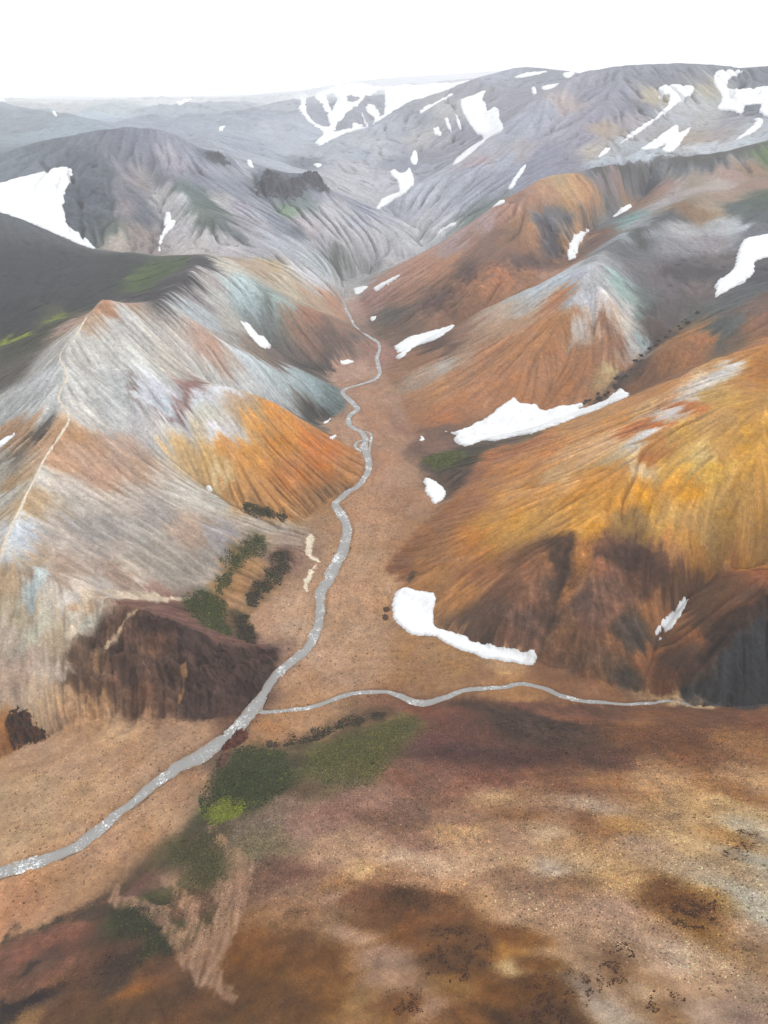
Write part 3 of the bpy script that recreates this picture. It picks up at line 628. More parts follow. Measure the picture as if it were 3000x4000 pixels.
2: '''50 650 168 164 166;100 560 170 166 166;150 600 178 172 168;30 560 172 170 172;180 680 150 146 150;180 500 160 156 160;240 480 178 172 168;260 620 165 158 158;300 640 160 152 154
350 580 145 140 148;200 740 160 155 158;60 700 155 152 156;400 380 165 155 160;500 420 160 150 158;550 480 160 150 156;600 400 160 152 158;530 370 165 158 162;700 340 150 150 156
480 330 175 172 178;900 300 150 152 158;1100 290 145 145 150;1300 290 135 135 138;1450 300 140 140 142;1000 350 150 145 152;1200 340 135 132 138;1350 345 150 145 142;850 380 165 158 160
800 450 178 165 160;900 400 155 148 156;1050 400 155 146 154;700 500 165 160 166;600 560 168 164 170;750 580 165 155 158;900 500 160 148 156;1000 480 155 145 150;1100 470 130 124 130
1050 520 165 155 152;850 600 158 146 154;700 660 150 142 152;950 560 175 162 150;900 660 178 168 158;800 700 150 140 148;500 700 165 162 168;400 750 165 160 166;300 800 168 164 168
600 650 170 160 158;450 640 172 166 166;430 700 178 160 158;350 850 160 156 162;450 800 155 150 156;200 850 170 166 168;100 900 172 168 170;200 950 175 170 168;60 930 165 160 162
150 1000 180 176 172;560 760 150 145 152;650 730 148 142 150;1150 420 185 175 160;1380 450 178 175 168;1300 480 178 174 170;1250 500 175 172 170;1400 380 180 172 158;1150 560 165 158 154
1400 520 172 166 160;1350 600 172 160 150;1500 520 160 152 152;1450 580 165 155 150;1600 560 170 168 165;1100 680 175 175 175;950 700 172 172 172;1050 650 168 166 164;1600 340 115 115 122
1590 470 115 118 122;1400 640 185 182 180;1580 620 178 178 176;900 740 125 122 125;1050 730 125 120 122;1000 790 150 135 128;950 800 140 125 120;1100 760 150 140 135;1180 720 150 148 146
1250 690 105 108 105;1400 680 95 98 95;1300 710 110 110 108;1550 660 100 110 90;1620 660 110 130 80;1100 800 110 105 105;1130 820 85 85 88;750 760 190 165 135;800 800 200 165 120
700 820 185 150 120;850 780 195 150 105;900 850 190 145 105;800 900 185 140 95;870 880 195 155 115;640 880 170 130 105;600 860 165 135 115;550 920 180 145 125;680 950 105 100 105
720 1000 120 105 105;730 1060 90 82 88;790 930 95 92 95;890 940 90 88 92;975 910 110 108 105;930 900 180 140 105;580 960 170 120 85;500 1000 150 110 95;450 1050 150 110 92
400 1030 165 130 112;550 1010 150 105 80;600 1060 165 110 80;640 1030 175 120 85;840 1000 185 145 100;780 1060 175 125 85;450 970 170 150 145;300 1060 170 150 145;430 920 115 122 110
1100 880 160 125 100;1180 830 165 140 125;900 1010 150 95 75;880 1060 130 95 85;950 970 125 125 120;1050 950 130 145 138;1100 960 150 150 145;1000 1030 150 150 150;1200 880 165 155 150
1300 820 170 158 150;1350 780 165 152 140;1250 900 150 120 100;1280 900 150 105 75;1240 930 95 95 95;1100 1030 90 92 85;1050 1060 110 110 108;1150 1000 145 140 140;1300 1000 165 160 155
1400 900 165 150 135;1450 800 178 165 155;1500 750 170 150 138;1550 700 150 140 130;1580 740 160 130 105;1600 800 165 145 125;1500 850 165 148 130;1380 920 160 125 90;1600 880 75 82 68
1540 890 85 90 80;1620 950 90 92 88;1450 980 165 160 155;1540 980 170 168 165;1400 1050 150 142 140;1600 990 115 112 112;1250 1060 140 135 135;1640 850 85 95 70''',
}
def lin(c):
    c = np.asarray(c, np.float32) / 255.0
    return np.where(c <= 0.04045, c / 12.92, ((c + 0.055) / 1.055) ** 2.4)
def albedo(rgb, dist, gain=1.0):
    """reflectance of ground seen as rgb through the air at that distance"""
    T = np.exp(-SIGMA * dist)[..., None]
    a = (lin(rgb) - np.array(HAZE_RGB, np.float32) * (1 - T)) / (T * LIGHT)
    c_ = np.asarray(rgb, np.float32)
    warm = np.clip((c_[..., 0:1] - c_[..., 2:3] - 30) / 45, 0, 1)          # ochre keeps its yellow, grey stays grey
    a = np.maximum(a, (0.58 + warm * np.array([0.0, 0.13, -0.04], np.float32)) * lin(rgb) / LIGHT) / gain
    return np.clip(a, 0.008, 0.72)
sd = []
for c, s in SEEDS.items():
    a = parse(s.replace('\n', ';'), 5)
    xy = F(c, a[:, :2])
    lum = a[:, 2:5] @ np.array([[0.3], [0.59], [0.11]])
    if c == 3:                                        # keep the teal and lilac soils pale
        k = np.clip((a[:, 4:5] - a[:, 2:3]) / 8, 0, 1) * 0.4
        a[:, 2:5] += (lum - a[:, 2:5]) * k
    if c in (7, 8):
        a[:, 4] -= np.clip(14 - (a[:, 3] - a[:, 4]), 0, 9)
    if c in (1, 2):
        k = np.clip((a[:, 4:5] - a[:, 3:4] + 4) / 8, 0, 1) * 0.45
        a[:, 2:5] += (lum - a[:, 2:5]) * k
    if c in (1, 2):                                   # blue distance haze painted into the colours, stronger the farther they are
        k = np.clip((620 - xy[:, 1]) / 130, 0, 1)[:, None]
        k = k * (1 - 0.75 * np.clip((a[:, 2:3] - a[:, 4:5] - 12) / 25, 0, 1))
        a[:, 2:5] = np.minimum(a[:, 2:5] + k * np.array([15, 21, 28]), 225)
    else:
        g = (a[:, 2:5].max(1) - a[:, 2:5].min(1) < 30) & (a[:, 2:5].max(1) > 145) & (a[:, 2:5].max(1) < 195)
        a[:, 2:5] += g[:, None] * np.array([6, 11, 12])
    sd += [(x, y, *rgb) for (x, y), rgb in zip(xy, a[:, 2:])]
sd += [(x, y, 236, 239, 243) for x, y in ((20, 213), (90, 212), (180, 213), (270, 215), (350, 216), (430, 211), (500, 209), (570, 207), (630, 206), (700, 194), (760, 186), (830, 175), (900, 170), (980, 163), (1060, 157))]  # far-left skyline's fade into mist painted near-white; snowy ground farther right
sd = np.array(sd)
_w = np.clip((sd[:, 2] - sd[:, 4] - 30) / 50, 0, 1)[:, None]          # rust and ochre a little paler and duller
_g = sd[:, 2:5] @ np.array([0.3, 0.59, 0.11])
sd[:, 2:5] = (_g[:, None] + (sd[:, 2:5] - _g[:, None]) * (1 - np.where(sd[:, 1:2] < 900, 0.20, 0.07) * _w)) * (1 - 0.005 * _w)
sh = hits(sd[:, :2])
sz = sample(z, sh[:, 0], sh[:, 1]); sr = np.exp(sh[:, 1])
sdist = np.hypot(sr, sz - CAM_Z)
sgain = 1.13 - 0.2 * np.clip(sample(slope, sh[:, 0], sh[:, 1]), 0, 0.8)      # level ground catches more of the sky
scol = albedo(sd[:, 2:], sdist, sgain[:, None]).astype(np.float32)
# nearest-sample colours spread over the land
q = 3
QT, QS = t2[::q, ::q], s2[::q, ::q]; QZ = (z[::q, ::q] - CAM_Z) / r2[::q, ::q]
sfl = np.array([1.0 if f > 0.5 else 0.0 for f in sample(fm, sh[:, 0], sh[:, 1])])
qf = fm[::q, ::q]
spm = sample(pm, sh[:, 0], sh[:, 1]); qpm = pm[::q, ::q]
Q = np.stack([(QT * (1 - 0.42 * qpm)).ravel(), 0.55 * QS.ravel(), 0.9 * QZ.ravel(), 0.06 * qf.ravel()], 1).astype(np.float32)
P_ = np.stack([sh[:, 0] * (1 - 0.42 * spm), 0.55 * sh[:, 1], 0.9 * (sz - CAM_Z) / sr, 0.06 * sfl], 1).astype(np.float32)
def spread(Q, P_, C, power):
    out = np.empty((len(Q), C.shape[1]), np.float32)
    pp = (P_ ** 2).sum(1)
    for k in range(0, len(Q), 20000):
        b = Q[k:k + 20000]
        d2 = np.maximum((b ** 2).sum(1)[:, None] + pp[None] - 2 * b @ P_.T, 0) + 2e-5
        wg = d2 ** (-power)
        out[k:k + 20000] = (wg @ C) / wg.sum(1)[:, None]
    return out
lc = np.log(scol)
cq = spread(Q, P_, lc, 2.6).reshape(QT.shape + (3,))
def up_q(a):
    fi = np.arange(N1) / q; fj = np.arange(M1) / q
    i = np.minimum(fi.astype(int), a.shape[0] - 2); j = np.minimum(fj.astype(int), a.shape[1] - 2)
    u = np.clip(fi - i, 0, 1)[:, None, None]; v = np.clip(fj - j, 0, 1)[None, :, None]
    A = a[i][:, j]; B = a[i][:, j + 1]; C = a[i + 1][:, j]; D = a[i + 1][:, j + 1]
    return ((A * (1 - v) + B * v) * (1 - u) + (C * (1 - v) + D * v) * u).astype(np.float32)
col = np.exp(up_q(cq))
print('colour', round(time.time() - T0, 1))

MOSS = [
 ('dark green moss bank between the stream and the near slope', '0 505 1621 545 1608 580 1616 617 1630 620 1689 575 1734 525 1758 500 1730 440 1754 435 1734 460 1689 480 1650', 5200, .42, (62, 68, 28), 250., .06),
 ('bright lime moss cushion at the lower tip of the dark moss', '7 880 180 930 150 1000 140 1050 170 1030 200 950 225 890 205', 900, .36, (116, 122, 32), 235., 0),
 ('thin dark moss strip on the bank under the side stream', '5 1150 1000 1250 985 1400 940 1550 885 1659 865 1659 885 1560 910 1400 968 1280 1004 1200 1014', 2200, .4, (56, 50, 32), 270., .03),
 ('olive moss fading out on the near slope right of the gully', '0 650 1659 670 1621 725 1596 780 1576 830 1565 870 1546 900 1550 908 1570 880 1606 850 1640 830 1670 760 1700 700 1690 655 1680', 5200, .4, (88, 86, 46), 245., .06),
 ('deep green moss in the upper gully mouth of the grey hill', '5 1100 90 1140 110 1150 160 1100 190 1040 230 1010 260 960 340 930 350 940 300 980 240 960 200 1010 160 1080 110', 2600, .5, (70, 74, 36), 350., .04),
 ('mossy band along the low spur nearest the gravel', '5 1190 170 1240 170 1250 230 1220 280 1150 340 1100 400 1065 400 1080 340 1120 290 1180 220', 2400, .5, (62, 56, 36), 345., .03),
 ('dense green moss above the dark red spur', '5 790 380 830 350 900 345 960 380 980 430 970 470 1000 520 980 530 900 500 850 450 800 410', 2600, .48, (68, 74, 32), 320., .05),
 ('small moss patch in the alcove below the dark red spur', '5 1010 450 1060 445 1060 480 1095 510 1100 565 1050 560 1020 500', 1100, .45, (58, 52, 32), 310., .03),
 ('green moss with a lime centre at the mouth of the snowy side gully', '4 170 880 240 850 330 850 330 880 280 910 230 915 190 900', 1500, .6, (84, 88, 44), 470., .35),
 ('dark moss at the toe of the orange ridge', '0 525 1093 550 1088 590 1100 620 1110 615 1125 590 1116 550 1110', 900, .5, (62, 60, 38), 400., .05),
 ('sparse moss between the gravel tongues at the lower left', '7 700 380 760 330 850 290 900 250 960 330 980 400 950 470 900 520 860 540 800 460 740 440', 2200, .3, (78, 74, 44), 225., .06),
 ('moss strip below the gravel tongues at the lower left', '7 480 620 540 610 600 620 680 700 740 780 700 800 640 760 580 720 500 660', 1700, .28, (56, 58, 30), 215., .05),
]
BROWN = [
 ('dark brown moss spots on the pale near slope below the right edge', '8 1180 570 1260 550 1400 530 1420 590 1420 690 1330 700 1260 640', 500, .22),
 ('scattered brown moss spots at the right edge of the near slope', '8 1490 290 1580 260 1640 300 1600 340 1520 400 1480 350', 260, .22),
 ('cluster of dark moss spots right of the dark foreground hollow', '8 950 790 1070 760 1070 860 1000 950 950 930', 320, .16),
 ('dark moss spots at the bottom edge right of centre', '8 1160 960 1230 960 1290 1060 1230 1090 1150 1060', 260, .15),
 ('dark moss speckles at the rim of the foreground hollow', '8 780 890 920 880 930 1000 850 1030 800 960', 260, .15),
 ('dark moss inside the brown foreground hollow', '8 190 700 300 670 460 690 460 800 360 920 240 900 200 800', 900, .17),
 ('dark moss at the lower side of the brown foreground hollow', '8 560 940 700 900 780 920 780 1100 580 1105 560 1000', 900, .15),
 ('dark moss speckles at the bottom edge left of the hollow', '8 20 960 110 960 170 1000 150 1060 60 1090 10 1060', 300, .15),
]
# patches of other soil and rock: crop, points, colour seen, softness m, ragged edge m
PATCH = [
 (3, '60 860;100 800;140 760;200 710;240 690;250 695;200 760;160 800;110 850;70 880', (88, 82, 76), 3, 5),
 (3, '570 490;600 500;680 530;740 545;860 570;980 562;1000 575;930 600;800 580;700 570;620 530', (212, 214, 218), 3, 2.5),
 (3, '760 545;820 548;800 600;760 680;720 760;712 740;740 660', (140, 112, 105), 2, 3),
 (3, '560 480;600 560;620 660;700 760;716 800;700 770;610 670;560 560', (130, 118, 112), 1.5, 1.5),
 (3, '490 180;560 190;640 200;740 180;790 130;850 40;905 0;870 30;800 70;740 130;650 160;520 172', (76, 73, 77), 4, 3),
 (3, '0 370;60 350;130 335;110 350;50 370;0 390', (150, 160, 60), 2, 2),
 (3, '560 150;580 110;560 90;610 70;640 45;645 70;625 120;625 145', (160, 168, 78), 3, 4),
 (3, '510 130;560 80;620 40;720 30;820 0;780 40;720 90;640 140;560 155', (84, 100, 68), 6, 6),
 (3, '170 300;240 260;290 240;270 260;220 285', (140, 150, 65), 2, 2),
 (3, '1260 660;1330 650;1400 680;1440 690;1400 715;1340 720;1290 690', (78, 78, 74), 3, 4),
 (3, '1280 450;1380 470;1450 480;1430 505;1350 500;1280 480', (85, 80, 76), 3, 4),
 (5, '430 480;505 440;575 432;620 440;780 505;800 520;1000 585;1190 605;1165 710;1110 800;1060 850;990 890;850 905;700 900;560 885;480 870;430 850;330 880;340 780;365 690;390 600;415 530', (102, 78, 64), 4.0, 3.0),
 (5, '790 520;1000 590;1190 610;1165 710;1060 850;990 890;780 900;770 840;795 740', (80, 61, 56), 1.0, 1.0),
 (5, '470 383;600 388;760 378;830 405;880 480;1000 530;1100 570;1195 602;1000 572;800 500;600 425;540 405', (122, 97, 86), 1.2, 1.2),
 (5, '350 320;430 335;560 345;760 370;820 375;700 385;520 375;440 345;400 370;360 470;320 560;300 540;340 430', (198, 182, 162), 1.0, 1.6),
 (5, '575 428;600 430;570 455;540 510;500 560;465 610;455 600;500 540;545 480', (190, 165, 138), 0.5, 0.7),
 (5, '800 655;806 660;800 740;790 800;770 850;762 845;782 790;792 720', (150, 118, 90), 0.35, 0.8),
 (5, '775 520;800 520;790 640;775 640', (45, 36, 34), 1.0, 1.2),
 (5, '480 600;520 590;500 660;470 700', (62, 50, 44), 1.5, 2),
 (5, '600 470;680 480;740 500;720 560;640 540', (62, 44, 40), 1.5, 2.5),
 (5, '0 950;60 940;100 980;200 960;120 1000;40 1020;0 1010', (135, 95, 58), 1.5, 2),
 (5, '0 190;40 60;90 0;100 10;60 80;30 200;0 225', (205, 205, 203), 1.5, 1.5),
 (5, '1340 98;1358 120;1345 150;1350 190;1382 208;1372 232;1340 270;1328 345;1312 325;1318 290;1350 235;1362 215;1330 190;1322 140', (222, 210, 186), 0.6, 1.4),
 (6, '1270 805;1340 808;1430 848;1340 850;1240 830', (180, 155, 125), 0.8, 0.8),
 (6, '1450 600;1560 520;1659 440;1659 835;1480 838;1340 815;1310 780;1400 720', (66, 68, 70), 3, 4),
 (6, '1420 520;1500 450;1600 410;1659 390;1659 440;1560 480;1500 540;1440 620;1380 640', (70, 48, 36), 2, 4),
 (6, '720 130;790 120;810 200;790 330;740 420;700 400;720 260;690 210', (92, 66, 52), 3, 5),
 (6, '940 170;1010 130;1090 170;1100 240;1040 250;1000 200', (92, 64, 52), 3, 5),
 (6, '1100 240;1190 250;1190 300;1110 310', (92, 62, 48), 2, 5),
 (6, '500 880;650 870;740 890;900 920;860 970;700 1000;600 950;500 930', (84, 62, 50), 2.5, 5),
 (6, '100 290;120 258;142 256;130 285;108 306', (92, 70, 56), 0.8, 1),
 (2, '660 960;690 935;720 950;730 1000;770 1040;770 1106;700 1106;690 1040;655 980', (84, 76, 82), 4, 8),
 (2, '770 910;790 905;800 950;815 968;790 965;775 935', (84, 82, 86), 2, 3),
 (2, '875 920;915 912;905 970;880 985', (82, 80, 84), 2, 4),
 (2, '960 895;990 890;995 930;970 925', (96, 94, 92), 2, 4),
 (2, '1110 780;1145 800;1140 840;1110 830', (74, 74, 78), 3, 4),
 (2, '1240 890;1260 930;1180 980;1120 1040;1080 1060;1090 1010;1170 950;1220 930', (92, 92, 88), 3, 5),
 (2, '850 740;950 715;1090 700;1150 690;1230 670;1430 660;1659 610;1659 640;1530 670;1400 700;1250 735;1190 760;1080 740;950 760', (96, 95, 92), 4, 6),
 (4, '1180 60;1300 45;1480 55;1440 80;1310 90;1200 80', (84, 80, 82), 3, 6),
 (4, '1150 220;1180 300;1280 320;1390 225;1370 250;1290 320;1180 400;1090 470;1040 540;950 625;850 662;930 610;1020 510;1110 440;1140 380', (98, 84, 78), 3, 4),
 (4, '560 20;640 10;680 40;640 60;600 50;570 70', (100, 74, 70), 3, 6),
 (4, '210 190;280 150;300 170;250 220;210 240;180 230', (102, 72, 66), 3, 6),
 (4, '330 80;370 65;390 100;350 120', (100, 74, 66), 2, 5),
 (4, '20 260;60 225;100 205;100 240;40 275', (96, 90, 84), 3, 5),
 (4, '250 930;290 935;320 990;290 1020;280 980;255 960', (72, 60, 54), 1.5, 2),
 (4, '150 885;240 850;420 820;440 850;400 890;340 900;230 915;170 895', (82, 78, 58), 3, 4),
 (7, '900 250;940 245;970 300;1050 370;1095 390;1098 430;1070 540;1035 680;1000 730;980 780;960 850;955 900;1000 960;1010 1000;960 1000;880 950;830 920;790 850;720 740;650 670;560 610;480 600;470 560;505 510;520 560;600 570;720 610;760 660;800 700;790 640;750 540;690 480;700 460;760 480;830 560;870 640;910 700;940 640;920 500;950 470;985 480;990 400;940 330;900 290', (172, 138, 114), 1.0, 1.2),
 (7, '90 900;120 850;160 835;185 835;150 870;110 900', (66, 52, 42), 0.8, 1.2),
 (7, '0 1010;60 1020;120 985;200 975;200 990;120 1020;40 1060;10 1060', (52, 40, 32), 0.8, 1.5),
 (7, '10 730;200 670;340 620;460 570;500 600;470 650;300 660;150 710;20 760', (84, 68, 52), 1.5, 2),
 (7, '480 620;540 610;600 620;680 700;740 780;700 800;640 760;580 720;500 660', (64, 60, 38), 2, 2),
 (7, '880 180;930 150;1000 140;1050 170;1030 200;950 225;890 205', (116, 122, 32), 1.2, 1.4),
 (7, '1540 425;1600 420;1600 460;1545 465', (200, 162, 118), 1.5, 1),
 (8, '680 600;720 600', (0, 0, 0), 1, 1),
]
def paint(entry, strength=0.92):
    c, s, rgb, soft, warp = entry
    p = F(c, parse(s, 2))
    if len(p) < 3:
        return
    p = np.clip(p, [-40, 0], [1700, 2250])
    p = smooth_line(np.vstack([p, p[:1]]), 3)[:-1]
    h = hits(p)
    rr = np.exp(h[:, 1].mean()); zz = sample(z, h[:, 0], h[:, 1]).mean()
    sl_, m = plan_mask(h, soft * 0.6, warp, max(6.0, warp * 3), seed=len(s) % 97)
    a = albedo(np.array(rgb), np.array(np.hypot(rr, zz - CAM_Z)))
    if rgb == (172, 138, 114):                # gravel fan: threads of paler grit
        m = m * np.clip(0.62 + 0.55 * perlin(X2[sl_] / 1.5 + 0.8 * n9[sl_], Y2[sl_] / 9.0, 19), 0.1, 1)
    col[sl_] += m[..., None] * (a - col[sl_]) * strength
for e in PATCH[:]:
    if e[0] not in (5, 6, 7, 8):
        paint(e)
# craggy rock faces
ROUGH = [('5 400 440 480 380 580 430 780 500 1000 580 1195 606 1165 715 1110 805 990 890 700 905 560 890 320 915 310 700 340 560', 3.4, 9.0),
 ('6 720 120 1000 120 1190 260 1100 780 900 780 700 640 380 560 600 300', 0.5, 6.0),
 ('6 1659 400 1500 470 1420 620 1250 720 1200 810 1659 838', 2.0, 8.0),
 ('2 640 930 740 960 790 1060 800 1100 680 1100', 4.0, 16.0),
 ('4 150 200 300 80 560 10 760 10 700 80 420 210 250 290 100 260', 2.0, 14.0),
 ('6 480 870 740 890 900 920 860 970 700 1010 480 940', 0.7, 5.0),
 ('1 290 800 480 760 520 900 400 1040 300 980', 2.5, 25.0)]
rmask = np.zeros((N1, M1), np.float32)
for k, (s_, amp, wl) in enumerate(ROUGH):
    a = s_.split(); p = np.clip(F(int(a[0]), np.array(a[1:], float).reshape(-1, 2)), [-40, 0], [1700, 2250])
    sl_, m = plan_mask(hits(p), 6.0)
    rmask[sl_] = np.maximum(rmask[sl_], m)
# ragged boundaries, smeared down the slopes
hw_ = np.clip(hillw * 1.3, 0, 1)
reach = hw_ * (1 - 0.6 * pm) * (1 - 0.85 * rmask) * (2.6 * l3 * fade(3.2) + 3.0 * l9 + 2.8 * l28 + 2.0 * lw)
wi = vi * reach + 1.6 * white + 2.2 * n9 * fade(9); wj = vj * reach + 1.6 * np.roll(white, 7, 0) + 2.2 * np.roll(n9, 37, 0) * fade(9)
ii = np.clip(np.rint(np.arange(N1)[:, None] + wi), 0, N1 - 1).astype(np.int32); jj = np.clip(np.rint(np.arange(M1)[None] + wj), 0, M1 - 1).astype(np.int32)
colw = col[ii, jj]
cl = lic([colw], 3)[0]
nearw = ((1 - 0.9 * pm) * (1 - fm))[..., None]
col = cl * (0.6 * nearw) + colw * (1 - 0.6 * nearw)
# near slope: colours drawn out into long soft bands across the hill
def hblur(a, n):
    c = np.cumsum(np.pad(a, ((0, 0), (n + 1, n), (0, 0)), 'edge'), 1)
    return (c[:, 2 * n + 1:] - c[:, :-2 * n - 1]) / (2 * n + 1)
pb = hblur(hblur(np.log(col), 10), 10)
_i = np.clip(np.rint(np.arange(N1)[:, None] + 3.2 * white + 7 * n9 + 9 * n28), 0, N1 - 1).astype(np.int32)
_j = np.clip(np.rint(np.arange(M1)[None] + 4.0 * np.roll(white, 11, 0) + 9 * np.roll(n9, 41, 1) + 8 * n28), 0, M1 - 1).astype(np.int32)
pb = pb[_i, _j]
band = 0.5 * perlin(X2 / 30.0 + n28, Y2 / 4.5 + 0.5 * n28, 131) + 0.5 * perlin(X2 / 16.0 + Y2 / 60.0, Y2 / 2.0 - X2 / 40.0 + 0.6 * n28, 132)
col = np.exp(np.log(col) * (1 - pm[..., None]) + (pb + 0.16 * band[..., None] * np.array([0.9, 1.0, 1.15])) * pm[..., None])
for e in PATCH:
    if e[0] in (5, 6, 7, 8):
        paint(e, 0.72 if e[0] == 5 and max(e[2]) < 125 else 0.92)
for label, s_, n_, size, rgb, dist, lime in MOSS:
    a = s_.split()
    paint((int(a[0]), ' '.join(a[1:]), tuple(np.array(rgb) * 1.1 + 10), 7.0 if n_ > 1500 else 3.0, 4.0), 0.72)
for label, s_, n_, size in BROWN:
    a = s_.split()
    paint((int(a[0]), ' '.join(a[1:]), (112, 82, 48), 3.0, 2.5), 0.5)
# streaks of paler and darker grit; colour also darkened along the gullies
st = (0.075 * l3 * fade(3.2) + 0.035 * l9 + 0.02 * l28 + 0.055 * lw) * (1 - 0.55 * pm) * (1 - 0.75 * fm) * np.clip(slope / 0.35, 0.25, 1.2)
fine_ = fbm(X2, Y2, 4.5, 3, 151, 0.75) * fade(4.5)
mott = 0.13 * fine_ + 0.07 * n9 * fade(9) + 0.06 * n28 + 0.05 * n80
coarse = np.clip(0.5 + 0.9 * fbm(X2, Y2, 14.0, 4, 97), 0, 1)
grit = RNG.standard_normal((N1, M1)).astype(np.float32)
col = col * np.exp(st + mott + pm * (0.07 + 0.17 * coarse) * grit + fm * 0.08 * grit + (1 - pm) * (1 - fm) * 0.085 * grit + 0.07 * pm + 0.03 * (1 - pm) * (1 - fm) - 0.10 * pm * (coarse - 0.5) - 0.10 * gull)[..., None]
# valley floor: strings of paler and redder gravel left by old channels
bar = strand
bar2 = fbm(X2, Y2, 13.0, 3, 83)
tint = np.stack([1 + 0.16 * bar, 1 + 0.17 * bar + 0.03 * bar2, 1 + 0.18 * bar + 0.07 * bar2], -1) * (1 + 0.10 * bar2)[..., None]
col = col * (1 + fm[..., None] * (tint - 1))
for k, (s_, amp, wl) in enumerate(ROUGH):
    a = s_.split(); p = F(int(a[0]), np.array(a[1:], float).reshape(-1, 2))
    p = np.clip(p, [-40, 0], [1700, 2250])
    sl_, m = plan_mask(hits(p), 4 + wl * 0.5, 2.0, wl, 60 + k)
    rg = fbm(X2[sl_], Y2[sl_], wl, 5, 800 + k, 0.6, True) * 0.8 + 0.15 * l9[sl_]
    z[sl_] += m * amp * (rg - 0.3) * fade(wl)[sl_]
    sp_ = fbm(X2[sl_], Y2[sl_], wl * 0.7, 5, 830 + k, 0.7)
    col[sl_] *= np.exp(m * ((0.5 if s_[0] == '5' else 0.32) * sp_ + 0.16 * np.clip(rg, -1, 1)))[..., None]
print('painted', round(time.time() - T0, 1))
# ------------------------------------------------------------------ streams cut into the valley floor
MAIN = '''-80 1905 34;0 1884 32;60 1869 32;120 1849 31;170 1824 32;220 1789 31;250 1759 29;300 1724 28;340 1689 28;380 1659 40;425 1636 42;465 1611 44;500 1586 42;530 1551 38;555 1521 32;575 1491 25;595 1461 23;620 1436 22;655 1411 30;
670 1391 27;685 1356 26;692 1321 24;692 1281 25;710 1251 30;727 1216 32;745 1176 24;750 1136 22;735 1106 24;725 1088 17;750 1063 17;780 1043 17;795 1013 17;795 988 15;785 968 17;790 948 13;780 933 13;755 918 14;755 898 13;772 883 16;760 868 15;740 848 14;750 838 11;780 830 10;810 818 10;820 803 10;815 773 9;820 753 8;815 738 8;790 723 8;770 708 7;755 683 7;742 653 7;740 643 6;745 628 5;737 615 5;745 605 4;775 598 4;805 590 4;835 582 3'''
SIDE = '''548 1537 14;600 1535 10;655 1531 9;690 1523 10;730 1506 13;780 1496 12;829 1493 12;860 1503 15;895 1516 20;925 1516 22;960 1506 15;995 1493 14;1040 1487 12;1085 1484 11;1115 1478 12;1140 1478 14;1175 1487 13;1210 1501 11;1255 1513 12;1305 1518 11;1360 1521 9;1410 1517 8;1455 1514 6;1500 1527 6;1560 1545 6;1700 1562 6'''
BRAIDS = ['735 655 3;750 650 3;752 640 3;748 628 3', '785 950 5;772 955 6;768 966 6;780 975 5', '778 930 4;800 935 5;800 955 5;796 985 4']
def stream_line(s):
    a = parse(s.replace('\n', ' '), 3)
    a = smooth_line(a, 6)
    P = np.array([pt(x, y, 'f', 0) for x, y, _ in a])
    depth = P[:, 1] * math.cos(PITCH) - (P[:, 2] - CAM_Z) * math.sin(PITCH)
    W = 0.88 * a[:, 2] * (2 * TX / 1659) * depth
    out = [np.append(P[0], W[0])]
    for k in range(1, len(P)):
        n = max(1, int(np.linalg.norm(P[k] - P[k - 1]) / 1.2))
        for t in range(1, n + 1):
            out.append(np.append(P[k - 1] + (P[k] - P[k - 1]) * t / n, W[k - 1] + (W[k] - W[k - 1]) * t / n))
    out = np.array(out)
    along = np.r_[0, np.cumsum(np.linalg.norm(np.diff(out[:, :2], axis=0), axis=1))]
    out[:, 3] *= 0.92 + 0.30 * perlin(along / 8.0, along * 0 + 3.3, 5) + 0.18 * perlin(along / 3.1, along * 0 + 5.1, 8)
    wob = 0.5 * perlin(along / 9.0, along * 0 + 8.3, 6)
    tg = np.gradient(out[:, :2], axis=0); tg /= np.linalg.norm(tg, axis=1)[:, None] + 1e-9
    out[:, 0] += -tg[:, 1] * wob; out[:, 1] += tg[:, 0] * wob
    return out, tg, along
STREAMS = [stream_line(MAIN), stream_line(SIDE)] + [stream_line(b) for b in BRAIDS]
for P, tg, al in STREAMS:
    pl = to_plan(P[:, :3])
    for k in range(0, len(P), 14):
        seg = P[k:k + 17]; psg = pl[k:k + 17]
        rm = math.exp(psg[:, 1].mean()); mg = (seg[:, 3].max() * 0.9 + 4) / rm
        i0 = max(0, int((psg[:, 1].min() - mg - s1[0]) / d1)); i1 = min(N1, int((psg[:, 1].max() + mg - s1[0]) / d1) + 2)
        j0 = max(0, int((psg[:, 0].min() - mg - TH0) / d1)); j1 = min(M1, int((psg[:, 0].max() + mg - TH0) / d1) + 2)
        if i1 <= i0 or j1 <= j0: continue
        sl_ = (slice(i0, i1), slice(j0, j1))
        dmin = np.full(X2[sl_].shape, 9.0, np.float32)
        if len(seg) > 1:
            dmin = edge_dist(X2[sl_], Y2[sl_], seg[:, :2], False) / max(seg[:, 3].mean() * 0.5, 0.6)
        cut = np.clip((1.40 + 0.42 * n9[sl_] + 0.5 * n3[sl_] - dmin) / 0.5, 0, 1); cut = cut * cut * (3 - 2 * cut)
        bed = zfloor(Y2[sl_]) - 0.56 + 0.34 * n3[sl_] + 0.18 * n9[sl_]
        z[sl_] = np.where(cut > 0, np.minimum(z[sl_], z[sl_] + cut * (bed - z[sl_])), z[sl_])
        wet = np.clip((1.9 - dmin) / 0.7, 0, 1)[..., None]
        col[sl_] = col[sl_] * (1 - 0.10 * wet)

